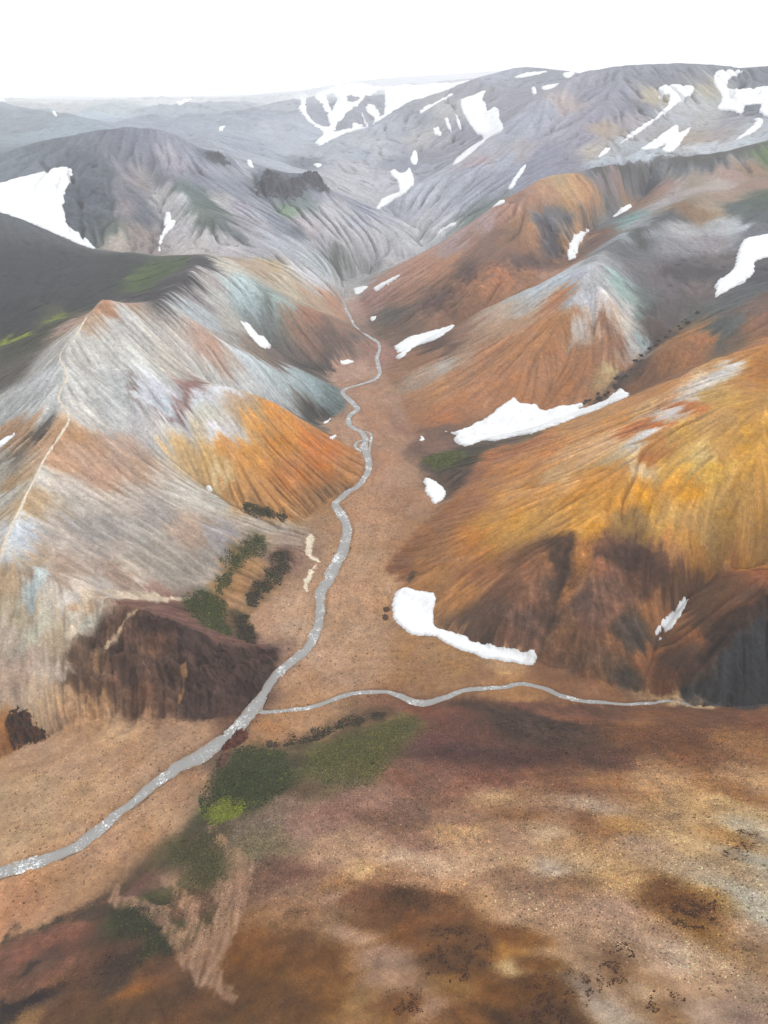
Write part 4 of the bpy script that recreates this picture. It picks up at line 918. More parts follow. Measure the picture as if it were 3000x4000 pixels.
# ------------------------------------------------------------------ materials
def new_mat(name):
    m = bpy.data.materials.new(name); m.use_nodes = True
    n = m.node_tree
    return m, n, n.nodes['Principled BSDF'], lambda t: n.nodes.new(t)
def noise(n, mk, coord, scale, detail=4, rough=0.6, dist=0.0):
    t = mk('ShaderNodeTexNoise'); t.inputs['Scale'].default_value = scale; t.inputs['Detail'].default_value = detail
    t.inputs['Roughness'].default_value = rough; t.inputs['Distortion'].default_value = dist
    n.links.new(coord, t.inputs['Vector']); return t
def ramp(n, mk, src, a, b, lo, hi):
    r = mk('ShaderNodeMapRange'); r.inputs[1].default_value = a; r.inputs[2].default_value = b
    r.inputs[3].default_value = lo; r.inputs[4].default_value = hi
    n.links.new(src, r.inputs[0]); return r.outputs[0]
def mathn(n, mk, op, a, b):
    r = mk('ShaderNodeMath'); r.operation = op
    for k, v in enumerate((a, b)):
        if isinstance(v, (int, float)): r.inputs[k].default_value = v
        else: n.links.new(v, r.inputs[k])
    return r.outputs[0]
def earth(name, grain, bump, rough=0.95):
    m, n, b, mk = new_mat(name)
    at = mk('ShaderNodeAttribute'); at.attribute_name = 'Col'
    g = mk('ShaderNodeNewGeometry'); pos = g.outputs['Position']
    fine = noise(n, mk, pos, 2.6, 5, 0.75)
    mid = noise(n, mk, pos, 0.5, 6, 0.74, 0.3)
    big = noise(n, mk, pos, 0.06, 5, 0.6, 0.6)
    k = mathn(n, mk, 'MULTIPLY', ramp(n, mk, fine.outputs[0], 0.25, 0.75, 1 - grain, 1 + grain), ramp(n, mk, mid.outputs[0], 0.30, 0.70, 0.80, 1.20))
    k = mathn(n, mk, 'MULTIPLY', k, ramp(n, mk, big.outputs[0], 0.3, 0.7, 0.92, 1.08))
    mx = mk('ShaderNodeVectorMath'); mx.operation = 'SCALE'
    n.links.new(at.outputs['Color'], mx.inputs[0]); n.links.new(k, mx.inputs['Scale'])
    # a slight drift of hue between warm and cool grains
    hs = mk('ShaderNodeHueSaturation'); n.links.new(mx.outputs[0], hs.inputs['Color'])
    n.links.new(ramp(n, mk, mid.outputs[0], 0.3, 0.7, 0.494, 0.506), hs.inputs['Hue'])
    n.links.new(ramp(n, mk, big.outputs[0], 0.3, 0.7, 0.92, 1.06), hs.inputs['Saturation'])
    n.links.new(hs.outputs[0], b.inputs['Base Color'])
    b.inputs['Roughness'].default_value = rough
    b.inputs['Specular IOR Level'].default_value = 0.2
    h = mathn(n, mk, 'ADD', mathn(n, mk, 'MULTIPLY', fine.outputs[0], 0.30), mathn(n, mk, 'MULTIPLY', mid.outputs[0], 1.1))
    bp = mk('ShaderNodeBump'); bp.inputs['Strength'].default_value = bump; bp.inputs['Distance'].default_value = 0.9
    n.links.new(h, bp.inputs['Height']); n.links.new(bp.outputs[0], b.inputs['Normal'])
    return m
M_HILL = earth('bare_slope', 0.34, 0.7)
M_FLOOR = earth('river_gravel', 0.30, 0.45)
M_ROCK = earth('dark_rock', 0.38, 1.0)
M_STONE = earth('loose_stone', 0.15, 0.3)
M_MOSS = earth('moss_cover', 0.25, 0.2)
M_PATH = earth('trodden_path', 0.18, 0.3)

m, n, b, mk = new_mat('old_snow'); M_SNOW = m
g = mk('ShaderNodeNewGeometry'); at = mk('ShaderNodeAttribute'); at.attribute_name = 'Col'
f1 = noise(n, mk, g.outputs['Position'], 0.5, 6, 0.6, 0.5); f2 = noise(n, mk, g.outputs['Position'], 1.6, 4, 0.6)
mx = mk('ShaderNodeVectorMath'); mx.operation = 'SCALE'
n.links.new(at.outputs['Color'], mx.inputs[0]); n.links.new(ramp(n, mk, f1.outputs[0], 0.25, 0.65, 0.86, 1.03), mx.inputs['Scale'])
n.links.new(mx.outputs[0], b.inputs['Base Color'])
b.inputs['Roughness'].default_value = 0.7
bp = mk('ShaderNodeBump'); bp.inputs['Strength'].default_value = 0.35; bp.inputs['Distance'].default_value = 0.5
n.links.new(mathn(n, mk, 'ADD', f1.outputs[0], mathn(n, mk, 'MULTIPLY', f2.outputs[0], 0.4)), bp.inputs['Height']); n.links.new(bp.outputs[0], b.inputs['Normal'])

m, n, b, mk = new_mat('glacial_water'); M_WATER = m
uv = mk('ShaderNodeUVMap'); uv.uv_map = 'UVMap'
sp = mk('ShaderNodeMapping'); sp.inputs['Scale'].default_value = (0.8, 0.8, 1); n.links.new(uv.outputs[0], sp.inputs[0])
rip = noise(n, mk, sp.outputs[0], 1.3, 5, 0.65, 1.2)
rapid = noise(n, mk, sp.outputs[0], 0.11, 3, 0.6)
foam = mathn(n, mk, 'ADD', mathn(n, mk, 'MULTIPLY', rip.outputs[0], 0.95), mathn(n, mk, 'MULTIPLY', rapid.outputs[0], 0.7))
foam = ramp(n, mk, foam, 0.90, 1.0, 0.0, 1.0)
mixc = mk('ShaderNodeMixRGB'); n.links.new(foam, mixc.inputs[0])
mixb = mk('ShaderNodeMixRGB'); mixb.inputs[1].default_value = (0.20, 0.195, 0.185, 1); mixb.inputs[2].default_value = (0.27, 0.275, 0.275, 1)
n.links.new(rapid.outputs[0], mixb.inputs[0]); n.links.new(mixb.outputs[0], mixc.inputs[1])
mixc.inputs[2].default_value = (0.66, 0.67, 0.68, 1)
ed = mk('ShaderNodeAttribute'); ed.attribute_name = 'Col'
sh_ = mathn(n, mk, 'ADD', ed.outputs['Fac'], mathn(n, mk, 'MULTIPLY', mathn(n, mk, 'SUBTRACT', rip.outputs[0], 0.5), 1.6))
shal = mk('ShaderNodeMixRGB'); n.links.new(ramp(n, mk, sh_, 0.55, 1.05, 0.0, 0.85), shal.inputs[0])
n.links.new(mixb.outputs[0], shal.inputs[1]); shal.inputs[2].default_value = (0.20, 0.15, 0.105, 1)
n.links.new(shal.outputs[0], mixc.inputs[1])
n.links.new(mixc.outputs[0], b.inputs['Base Color'])
b.inputs['IOR'].default_value = 1.33
n.links.new(ramp(n, mk, foam, 0, 1, 0.22, 0.7), b.inputs['Roughness'])
bp = mk('ShaderNodeBump'); bp.inputs['Strength'].default_value = 0.5; bp.inputs['Distance'].default_value = 0.35
n.links.new(rip.outputs[0], bp.inputs['Height']); n.links.new(bp.outputs[0], b.inputs['Normal'])

# ------------------------------------------------------------------ mesh building
def build(name, V, faces, mat, cols=None, uvs=None, smooth=True):
    V = np.asarray(V, np.float32); faces = np.asarray(faces, np.int32); k = faces.shape[1]
    me = bpy.data.meshes.new(name)
    me.vertices.add(len(V)); me.vertices.foreach_set('co', V.ravel())
    me.loops.add(faces.size); me.loops.foreach_set('vertex_index', faces.ravel())
    me.polygons.add(len(faces)); me.polygons.foreach_set('loop_start', np.arange(0, faces.size, k, dtype=np.int32))
    me.polygons.foreach_set('loop_total', np.full(len(faces), k, np.int32))
    me.polygons.foreach_set('use_smooth', np.full(len(faces), smooth, bool))
    me.update(calc_edges=True)
    if cols is not None:
        a = me.attributes.new('Col', 'FLOAT_COLOR', 'POINT')
        c = np.ones((len(V), 4), np.float32); c[:, :3] = cols
        a.data.foreach_set('color', c.ravel())
    if uvs is not None:
        u = me.uv_layers.new(name='UVMap')
        u.data.foreach_set('uv', np.asarray(uvs, np.float32)[faces.ravel()].ravel())
    me.materials.append(mat)
    o = bpy.data.objects.new(name, me)
    sc.collection.objects.link(o)
    return o
def tag(o, label=None, cat=None, group=None, kind=None):
    if label: o['label'] = label
    if cat: o['category'] = cat
    if group: o['group'] = group
    if kind: o['kind'] = kind
    return o

# crags push up through the slopes as rock of their own; keep the land as it is
HILLS = {'A': 'bare pale grey hill with a footpath along its crest, left of the valley', 'B': 'grey and orange ridge running down to the stream on the left bank',
 'X': 'low dark red rocky spur beside the stream junction, left of the water', 'C': 'smooth charcoal slope at the left edge with lime moss below it',
 'R': 'pair of grey green ribs between the grey hill and the upper stream', 'D': 'broad dark mauve mountain at upper left with rock crags on its ridge',
 'E': 'faint far dark mountains fading into cloud at upper left', 'G': 'far mountain largely under snow at the head of the valley',
 'H': 'hazy grey mauve ridges with snow strips behind the gorge', 'K': 'long mauve mountain with a flat dark top at upper right',
 'J': 'red and orange ridge with a dark cap on the right of the upper stream', 'L': 'orange hill with a pale grey crest on the right bank',
 'M': 'small orange and blue grey spur in the right hand gully', 'N': 'big yellow orange hill on the right with dark brown gullies at its foot',
 'O': 'rust brown hill with a blue grey flank at the lower right', 'P': 'near brown stony slope filling the foreground'}
zz = z.astype(np.float32)
dxc = X2; dyc = Y2 * math.cos(PITCH) - (zz - CAM_Z) * math.sin(PITCH)
vis = (np.abs(dxc) < dyc * TX * 1.45 + 40) & (dyc > 5)
fv = (vis[:-1, :-1] & vis[1:, 1:])
gidx = np.arange(N1 * M1, dtype=np.int32).reshape(N1, M1)
quad = np.stack([gidx[:-1, :-1], gidx[1:, :-1], gidx[1:, 1:], gidx[:-1, 1:]], -1)[..., ::-1]
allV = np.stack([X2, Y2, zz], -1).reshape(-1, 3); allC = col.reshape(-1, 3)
fl_lab = lab[:-1, :-1]
def chunk(name, mask, mat):
    fq = quad[mask]
    used = np.unique(fq)
    remap = np.zeros(N1 * M1, np.int32); remap[used] = np.arange(len(used), dtype=np.int32)
    return build(name, allV[used], remap[fq], mat, allC[used])
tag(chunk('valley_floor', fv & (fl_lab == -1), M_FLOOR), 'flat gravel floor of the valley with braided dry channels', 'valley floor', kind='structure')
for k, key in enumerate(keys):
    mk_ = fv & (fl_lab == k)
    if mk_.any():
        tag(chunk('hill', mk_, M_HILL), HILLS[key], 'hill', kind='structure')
# the near slope carries on under and behind the viewpoint
_sk = (RG < 420) & ((np.abs(TG) > TH1 - 0.012) | (RG < R0 * 1.01))
_zk = Z0 + 0.25 * fbm(XG, YG, 9.0, 3, 21) - np.where((np.abs(TG) > TH1 - 0.004) | (RG < R0 * 0.995), 0.0, 0.6)
_g = np.arange(NS * NT, dtype=np.int32).reshape(NS, NT)
_k = _sk[:-1, :-1] & _sk[1:, 1:] & _sk[1:, :-1] & _sk[:-1, 1:]
_q = np.stack([_g[:-1, :-1], _g[1:, :-1], _g[1:, 1:], _g[:-1, 1:]], -1)[_k][:, ::-1]
_u = np.unique(_q); _r = np.zeros(NS * NT, np.int32); _r[_u] = np.arange(len(_u), dtype=np.int32)
_ci = np.clip(np.rint((SG.ravel()[_u] - s1[0]) / d1).astype(int), 0, N1 - 1); _cj = np.clip(np.rint((TG.ravel()[_u] - TH0) / d1).astype(int), 0, M1 - 1)
_n = fbm(XG.ravel()[_u], YG.ravel()[_u], 18.0, 5, 201, 0.6)[:, None]
_c = 0.35 * col[_ci, _cj] + 0.65 * np.array([0.23, 0.15, 0.095]) * np.exp(0.5 * _n)
tag(build('hill', np.stack([XG, YG, _zk], -1).reshape(-1, 3)[_u], _r[_q], M_HILL, _c), 'near stony slope running on below and behind the viewpoint', 'hill', kind='structure')
print('land', round(time.time() - T0, 1))

# water
def ribbon(P, tg, al, name, drop):
    nc = 9
    V = []; U = []; E = []
    for k in range(len(P)):
        nx, ny = -tg[k, 1], tg[k, 0]
        hw = P[k, 3] * 0.5 * 1.08 + 0.25
        for c in range(nc):
            o = (c / (nc - 1) - 0.5) * 2 * hw
            V.append((P[k, 0] + nx * o, P[k, 1] + ny * o, zfloor(P[k, 1]) - drop)); U.append((al[k], o)); E.append((abs(c / (nc - 1) - 0.5) * 2,) * 3)
    idx = np.arange(len(P) * nc).reshape(len(P), nc)
    f = np.stack([idx[:-1, :-1], idx[:-1, 1:], idx[1:, 1:], idx[1:, :-1]], -1).reshape(-1, 4)
    V = np.array(V)
    a, b_, c_ = V[f[0, 0]], V[f[0, 1]], V[f[0, 2]]
    if np.cross(b_ - a, c_ - b_)[2] < 0: f = f[:, ::-1]
    return build(name, V, f, M_WATER, np.array(E), U)
tag(ribbon(*STREAMS[0], 'river', 0.16), 'milky grey stream winding down the valley', 'river', kind='structure')
tag(ribbon(*STREAMS[1], 'side_stream', 0.165), 'narrow side stream entering from the right gorge', 'stream', kind='structure')
for k, st_ in enumerate(STREAMS[2:]):
    tag(ribbon(*st_, 'side_channel', 0.17 + 0.004 * k), 'narrow braid of the stream splitting round gravel', 'stream', kind='structure')

# footpath on the crest of the grey hill
pp = parse('0 1207 8;4 1195 8;12 1166 8;24 1135 8;42 1103 6;55 1072 6;75 1033 5;95 993 5;115 963 5;138 928 5;148 910 4;146 890 4;127 863 4;132 840 4;145 818 4;140 795 3;129 773 3;140 748 3;165 723 3;178 700 3;188 684 2', 3)
pp = smooth_line(pp, 8)
ph = hits(pp[:, :2]); pw = world(ph[:, 0], ph[:, 1], sample(z, ph[:, 0], ph[:, 1]))
keep = [0]
for k in range(1, len(pw)):
    if 0.3 < np.linalg.norm(pw[k] - pw[keep[-1]]) < 14: keep.append(k)
pw = pw[keep]; pwid = pp[keep, 2]
tg = np.gradient(pw[:, :2], axis=0); tg /= np.linalg.norm(tg, axis=1)[:, None]
V = []
for k in range(len(pw)):
    dist = np.linalg.norm(pw[k] - [0, 0, CAM_Z]); hw = pwid[k] * dist * TX / 829.5 * 0.5
    for c in range(5):
        o = (c / 2 - 1) * hw * (1 + 0.25 * perlin(np.array([k * 0.4]), np.array([c * 0.0]), 3)[0])
        V.append((pw[k, 0] - tg[k, 1] * o, pw[k, 1] + tg[k, 0] * o))
V = np.array(V); pl = to_plan(V); V = np.column_stack([V, sample(z, pl[:, 0], pl[:, 1]) + np.tile([0.0, 0.14, 0.16, 0.14, 0.0], len(pw))])
idx = np.arange(len(V)).reshape(-1, 5)
f = np.stack([idx[:-1, :-1], idx[1:, :-1], idx[1:, 1:], idx[:-1, 1:]], -1).reshape(-1, 4)[:, ::-1]
pc = np.repeat(albedo(np.array([214, 202, 184.0]), np.array(300.0))[None], len(V), 0) * (1 + 0.1 * RNG.standard_normal((len(V), 1)))
tag(build('footpath', V, f, M_PATH, pc), 'pale trodden footpath along the crest of the grey hill', 'footpath', kind='structure')

# ------------------------------------------------------------------ shells that lie on the land (snow, crags)
def shell(name, poly_plan, mat, height, colour, holes=(), res=None, warp=0.6, wl=5.0, seed=1, edge=None):
    t0, t1 = poly_plan[:, 0].min(), poly_plan[:, 0].max(); a0, a1 = poly_plan[:, 1].min(), poly_plan[:, 1].max()
    rm = math.exp((a0 + a1) / 2)
    res = res or max(0.35, rm * 0.0010)
    dd = max(res / rm, max(t1 - t0, a1 - a0) / 420)
    mg = 4 * dd + 1.5 * warp / rm
    th = np.arange(t0 - mg, t1 + mg, dd); s_ = np.arange(a0 - mg, a1 + mg, dd)
    ss, tt = np.meshgrid(s_, th, indexing='ij')
    rr = np.exp(ss); x = rr * np.sin(tt); y = rr * np.cos(tt)
    d = edge_dist(tt, ss, poly_plan) * np.where(inside(tt, ss, poly_plan), 1, -1)
    for h in holes:
        dh = edge_dist(tt, ss, h) * np.where(inside(tt, ss, h), -1, 1)
        d = np.minimum(d, dh)
    d = d * rr + warp * fbm(x, y, wl, 4, seed, 0.65)
    base = sample(z, tt, ss)
    zz_ = base + height(d, x, y, rr * dd)
    keepv = d > -2.2 * rr * dd
    kf = keepv[:-1, :-1] & keepv[1:, 1:] & keepv[1:, :-1] & keepv[:-1, 1:]
    g_ = np.arange(ss.size).reshape(ss.shape)
    fq = np.stack([g_[:-1, :-1], g_[:-1, 1:], g_[1:, 1:], g_[1:, :-1]], -1)[kf]
    if len(fq) == 0:
        return None
    used = np.unique(fq); remap = np.zeros(ss.size, np.int32); remap[used] = np.arange(len(used))
    V = np.stack([x, y, zz_], -1).reshape(-1, 3)[used]
    return build(name, V, remap[fq], mat, colour(d, x, y).reshape(-1, 3)[used])
def snow_h(T):
    def f(d, x, y, c):
        up = T * (1 - np.exp(-np.maximum(d, 0) / (0.9 * T))) + 0.10 * fbm(x, y, 6.0, 3, 91) * np.clip(d, 0, 1)
        return np.where(d > 0, up, np.maximum(d, -2.2 * c) * 0.9) - 0.02 * T
    return f
def snow_c(T):
    def f(d, x, y):
        k = np.clip(d / (1.2 * T), 0, 1)[..., None]
        dirt = np.clip(fbm(x, y, 9.0, 4, 93) * 0.8 - 0.35, 0, 0.3)[..., None]
        return (np.array([0.50, 0.51, 0.53]) * (1 - k) + np.array([0.66, 0.675, 0.69]) * k) * (1 - 0.35 * dirt)
    return f
SNOW = [
 ('thick white snow tongue lying on gravel at the foot of the big orange hill', 1.0, '6 60 335 90 327 150 340 210 350 222 380 215 430 215 480 240 505 300 520 360 540 370 555 440 570 475 572 500 590 550 585 600 608 645 590 655 610 658 635 640 660 580 655 520 645 440 632 380 610 330 595 280 575 210 535 120 530 70 490 45 465 37 420 35 385'),
 ('thin ragged snow sliver in the gully beside the rust brown hill', 0.6, '6 1305 360 1312 380 1300 410 1285 440 1250 490 1215 522 1205 500 1185 530 1172 525 1185 490 1220 450 1235 435 1260 420 1285 375'),
 ('tiny snow dot just below the ragged sliver in the right gully', 0.4, '6 1195 535 1202 545 1190 553 1188 545'),
 ('large tapering snow drift in the gully between two orange hills', 1.8, '4 265 757 310 760 400 720 470 680 500 650 560 615 590 635 650 640 690 670 740 655 860 637 840 665 940 630 1000 590 1025 575 1058 602 1000 630 920 665 850 690 760 725 640 765 540 785 470 800 430 797 345 822 300 790 310 775'),
 ('small oval snow patch on the gravel below the mossy side gully', 1.2, '4 170 965 185 958 240 985 267 1015 262 1045 240 1060 218 1070 200 1045 180 1015'),
 ('tiny snow fleck at the valley edge left of the large drift', 0.5, '4 152 772 170 780 172 792 160 797'),
 ('snow wedge at the toe between the red ridge and the orange hill', 1.4, '4 42 392 70 375 110 350 200 325 250 310 295 298 300 308 250 345 200 370 150 385 110 410 65 447 55 430 90 412 60 417 50 400'),
 ('small rounded snow patch on the right bank where the upper stream bends', 1.0, '3 1530 140 1560 132 1585 130 1580 145 1540 167'),
 ('slim snow strip uphill from the rounded patch at the upper stream bend', 1.2, '0 806 623 830 608 865 593 850 607 830 620 812 630'),
 ('tiny snow scrap at the tip of the red ridge by the stream', 0.6, '3 1598 255 1625 265 1620 275 1605 280'),
 ('small snow patch at the mouth of the left gully beside the stream', 0.8, '3 1475 455 1500 448 1525 455 1495 470 1472 465'),
 ('wedge shaped snow patch in the gully of the grey green ribs', 1.2, '3 1040 280 1075 290 1110 335 1145 355 1172 393 1130 395 1090 355 1060 315'),
 ('tiny snow fleck in the gully at the left foot of the orange ridge', 0.5, '3 893 998 911 999 917 1012 903 1017'),
 ('thin snow sliver at the left frame edge below the footpath', 0.8, '3 -20 812 65 768 40 795 -10 832'),
 ('thin snow remnant on gravel below the blue grey spur', 0.5, '3 1395 720 1430 700 1425 710 1400 728'),
 ('smallest snow remnant on gravel above the orange ridge toe', 0.5, '3 1425 780 1450 775 1440 790 1428 790'),
 ('big smooth snowfield on the dark mountain at the left frame edge', 2.0, '1 -40 800 100 765 200 740 270 722 300 730 314 750 300 790 280 830 275 900 285 960 300 985 340 1005 412 1072 350 1058 240 1010 100 950 -40 893'),
 ('narrow snow streak in a gully of the dark upper left mountain', 1.4, '1 715 913 735 920 740 945 760 958 745 985 720 1010 700 1040 690 1085 685 1075 688 1030 705 1000 712 950'),
 ('small curved snow patch left of the dark rock crag', 1.5, '1 1070 690 1080 688 1090 705 1097 727 1080 722 1068 705'),
 ('small snow wedge in the valley right of the dark rock crag', 2.0, '1 1355 710 1385 707 1393 712 1375 725 1365 720'),
 ('small pale snow patch on the hazy slope above the dark mountain', 2.0, '1 945 548 970 543 972 548 950 570'),
 ('flat snow patch just below the cloud on the dark far mountain', 2.5, '1 760 440 830 427 800 445 775 457'),
 ('tiny snow spot on the hazy far slope at left', 2.5, '1 222 483 240 483 248 503 235 500'),
 ('faint snow patch at the left frame edge under the cloud', 3.0, '1 -20 425 20 430 35 450 -20 447'),
 ('curved snow tongue with a notch on the hazy ridge behind the long mauve mountain', 2.2, '2 330 430 435 393 437 400 425 430 440 445 445 485 475 462 495 475 500 515 515 545 505 570 440 605 380 660 300 715 310 690 350 655 400 620 430 600 395 570 360 520 335 470'),
 ('long snow streak below the crest of the hazy ridge', 2.0, '2 153 480 180 460 240 435 290 405 300 408 260 430 215 455 160 490'),
 ('left one of two parallel snow strips beside the curved tongue', 1.6, '2 260 512 275 510 285 540 293 565 290 572 270 540'),
 ('right one of two parallel snow strips beside the curved tongue', 1.6, '2 308 495 320 505 333 550 328 562 315 525'),
 ('small blunt snow patch left of the two parallel strips', 1.6, '2 212 555 235 552 247 575 243 588 220 580'),
 ('small teardrop of snow above the forked valley patch', 1.6, '2 130 648 140 655 147 690 135 712 118 705 115 680'),
 ('forked snow patch at the bottom of the hazy valley', 1.8, '0 842 371 852 366 864.5 374 874.5 372.5 884.5 362.5 892 380 893 400 864.5 425 829.5 445 814 452 820 436 829.5 428 854.5 419 862 412 859.5 395 849 382'),
 ('flat snow band under the dark summit right of the cloud', 2.5, '2 560 335 600 320 700 308 680 318 590 337'),
 ('snow patch in the saddle left of the flat topped mountain', 2.5, '2 680 375 720 368 755 362 730 380 690 390'),
 ('tiny snow patch left of the saddle snow', 2.0, '2 638 380 650 375 660 395 650 408 640 400'),
 ('snow strip on the skyline saddle left of the flat topped mountain', 2.5, '2 770 318 830 312 800 335 780 335'),
 ('long hooked snow streak running down the pale gully below the flat dark summit', 1.8, '2 1185 385 1210 367 1310 368 1340 378 1335 400 1300 425 1240 470 1180 515 1130 555 1060 600 1020 620 1040 600 1110 545 1180 500 1225 455 1230 405 1190 430'),
 ('jagged snow patch in the next gully right of the long hooked streak', 1.8, '2 1105 648 1160 610 1220 565 1270 540 1275 575 1325 548 1300 590 1250 655 1200 650 1215 625 1170 645'),
 ('wide snowfield around dark rocks at the top right corner', 2.2, '2 1430 310 1550 305 1500 340 1485 350 1495 385 1560 385 1700 382 1700 500 1620 490 1630 450 1560 460 1550 490 1500 480 1440 470 1460 430 1450 400 1425 360'),
 ('snow strip below the top right snowfield', 1.8, '2 1600 515 1630 513 1637 535 1600 570 1520 605 1560 570 1600 535'),
 ('small snow patch at the lower end of the long hooked streak', 1.5, '2 925 675 950 645 980 635 965 660 930 680'),
 ('thin snow streak in a crease of the long mauve mountain', 1.4, '2 540 800 560 770 590 730 610 710 612 720 600 745 555 810 540 815'),
 ('small snow strip at the left end of the red ridge crest', 1.4, '2 470 893 500 870 522 865 515 878 475 895'),
 ('pale snow strip deep in the gorge behind the red ridge', 1.4, '2 228 1010 240 990 290 968 323 958 310 970 260 990 235 1015'),
 ('snow strip at the top of the gully right of the red ridge', 1.3, '2 985 940 1020 905 1055 882 1070 895 1030 920 990 940'),
 ('curved snow tongue in the gully on the right of the red ridge', 1.4, '0 1226 553 1229 530 1239 512 1254 502 1272 496 1269 502 1254 525 1247 545 1243 556 1235 560 1228 562'),
 ('large snow patch in the dark gully at the right frame edge', 1.6, '0 1592 550 1602 525 1614 515 1640 510 1690 500 1690 545 1634 563 1629 588 1609 608 1579 623 1549 641 1544 635 1549 608 1569 595 1587 578'),
]
BIG = '0 645 202 675 194 725 184 775 181 810 186 829.5 173 904 170 979 165 1024 167 980 188 945 202 910 212 880 222 829.5 254 800 272 780 280 750 287 700 310 692 315 681 307 695 295 697 285 670 265 655 250 645 235 650 220'
BIGH = ['1 1320 410 1380 440 1425 530 1390 545 1350 520 1325 480', '1 1410 410 1440 405 1450 440 1430 475', '1 1500 415 1550 420 1530 440 1500 435', '1 1440 570 1470 520 1550 450 1620 400 1659 385 1659 490 1640 500 1620 455 1580 460 1590 490 1620 520 1590 545 1560 480 1580 550 1530 530 1520 560 1490 560']
def poly_of(s):
    a = s.split(); c = int(a[0]); return F(c, np.array(a[1:], float).reshape(-1, 2))
def plan_of(s, curve=True, far=1.45):
    p = poly_of(s)
    p = smooth_line(np.vstack([p, p[:1]]), 3)[:-1] if curve else p
    h = hits(p)
    med = np.median(np.exp(h[:, 1]))
    ok = (np.exp(h[:, 1]) < med * far) & (np.exp(h[:, 1]) > med / far)
    return h[ok]
for k, (label, T, s) in enumerate(SNOW):
    pl = plan_of(s)
    rm = math.exp(pl[:, 1].mean())
    o = shell('snow_patch', pl, M_SNOW, snow_h(T), snow_c(T), warp=min(1.2, 0.0022 * rm), wl=max(3.0, rm * 0.012), seed=200 + k)
    if o: tag(o, label, 'snow patch', 'snow patches left on the slopes')
    else: print('no snow', label)
o = shell('snow_patch', plan_of(BIG, True, 2.4), M_SNOW, snow_h(2.5), snow_c(2.5), [plan_of(h, True, 2.4) for h in BIGH], warp=4, wl=30, seed=300)
tag(o, 'great far snowfield broken by dark rock islands at the head of the valley', 'snow patch', 'snow patches left on the slopes')

# rock standing out of the land
def rock_h(H, soft, seed, jag):
    def f(d, x, y, c):
        k = np.clip(d / soft, 0, 1); k = k * k * (3 - 2 * k)
        n_ = fbm(x, y, jag, 4, seed, 0.6, True)
        return np.where(d > 0, H * k * (0.62 + 0.38 * n_), np.maximum(d, -2.2 * c) * 0.9)
    return f
def rock_c(rgb, rgb2, dist, seed, wl):
    a, b_ = albedo(np.array(rgb, float), np.array(dist)), albedo(np.array(rgb2, float), np.array(dist))
    def f(d, x, y):
        k = np.clip(0.5 + 1.1 * fbm(x, y, wl, 5, seed, 0.6), 0, 1)[..., None]
        return a * (1 - k) + b_ * k
    return f
ROCKS = [
 ('rock_knoll', 'rounded dark brown rock knoll on gravel at the left frame edge', 'rock', '5 60 850 100 852 130 862 150 920 205 950 190 985 100 1010 60 1020 30 960 28 890', 5.0, 6.0, 2.4, (66, 54, 48), (112, 80, 60), 260.),
 ('rock_outcrop', 'wine red rock slab beside the stream below the junction', 'rock', '5 1040 930 1075 960 1050 1000 980 1030 950 1025 990 980 1010 955', 1.8, 2.0, 2.5, (92, 52, 46), (122, 74, 62), 270.),
 ('rock_outcrop', 'small brown rock hump left of the dark moss by the stream', 'rock', '5 955 1045 990 1043 985 1065 960 1104 930 1100 940 1070', 1.2, 1.6, 2.5, (88, 66, 54), (120, 92, 76), 270.),
 ('boulder', 'upper dark boulder on gravel left of the thick snow tongue', 'rock', '6 -5 415 10 408 27 412 25 430 8 434 -4 428', 0.7, 1.8, 1.2, (84, 66, 54), (120, 96, 80), 320.),
 ('boulder', 'lower dark boulder on gravel left of the thick snow tongue', 'rock', '6 -8 445 5 440 20 450 18 466 2 470 -8 460', 0.6, 1.8, 1.2, (84, 66, 54), (124, 98, 80), 320.),
 ('rock_crag', 'large jagged black crag on the ridge above the grey gorge slopes', 'crag', '1 1092 800 1125 765 1160 732 1200 752 1250 770 1300 750 1345 758 1385 780 1415 808 1428 842 1380 820 1330 805 1290 850 1240 860 1180 850 1110 850', 8, 22, 14, (88, 92, 102), (112, 112, 120), 980.),
 ('rock_crag', 'smaller jagged dark crag on the mountain ridge further left', 'crag', '1 882 660 905 652 945 656 970 675 985 698 1000 706 985 718 940 705 890 685', 5, 14, 10, (96, 102, 110), (118, 120, 126), 1010.),
]
for k, (nm, label, cat, s, H, soft, jag, c1, c2, dist) in enumerate(ROCKS):
    pl = plan_of(s)
    o = shell(nm, pl, M_ROCK, rock_h(H, soft, 400 + k, jag), rock_c(c1, c2, dist, 420 + k, jag * 0.6), warp=0.3 * soft, wl=jag * 0.5, seed=440 + k)
    if o: tag(o, label, cat)

# boulders in the rubble of the right-hand gully
import bmesh
def boulder_mesh(seed):
    bm = bmesh.new(); bmesh.ops.create_icosphere(bm, subdivisions=3, radius=1.0)
    co = np.array([v.co[:] for v in bm.verts])
    n_ = perlin(co[:, 0] * 1.1 + seed * 9 + co[:, 2] * 0.7, co[:, 1] * 1.1 + co[:, 2] * 0.9, seed) * 0.45 + perlin(co[:, 0] * 2.6 + seed, co[:, 1] * 2.6 + co[:, 2] * 2.1, seed + 1) * 0.2
    sc_ = np.array([1.0, 0.8, 0.65])
    for v, c, a in zip(bm.verts, co, n_):
        v.co = Vector(c * (1 + a) * sc_)
    me = bpy.data.meshes.new('boulder'); bm.to_mesh(me); bm.free()
    a = me.attributes.new('Col', 'FLOAT_COLOR', 'POINT')
    cc = np.ones((len(co), 4), np.float32); cc[:, :3] = albedo(np.array([92, 76, 70.0]), np.array(500.)) * (1 + 0.5 * n_[:, None])
    a.data.foreach_set('color', cc.ravel()); me.materials.append(M_ROCK)
    return me
bms = [boulder_mesh(k + 1) for k in range(4)]
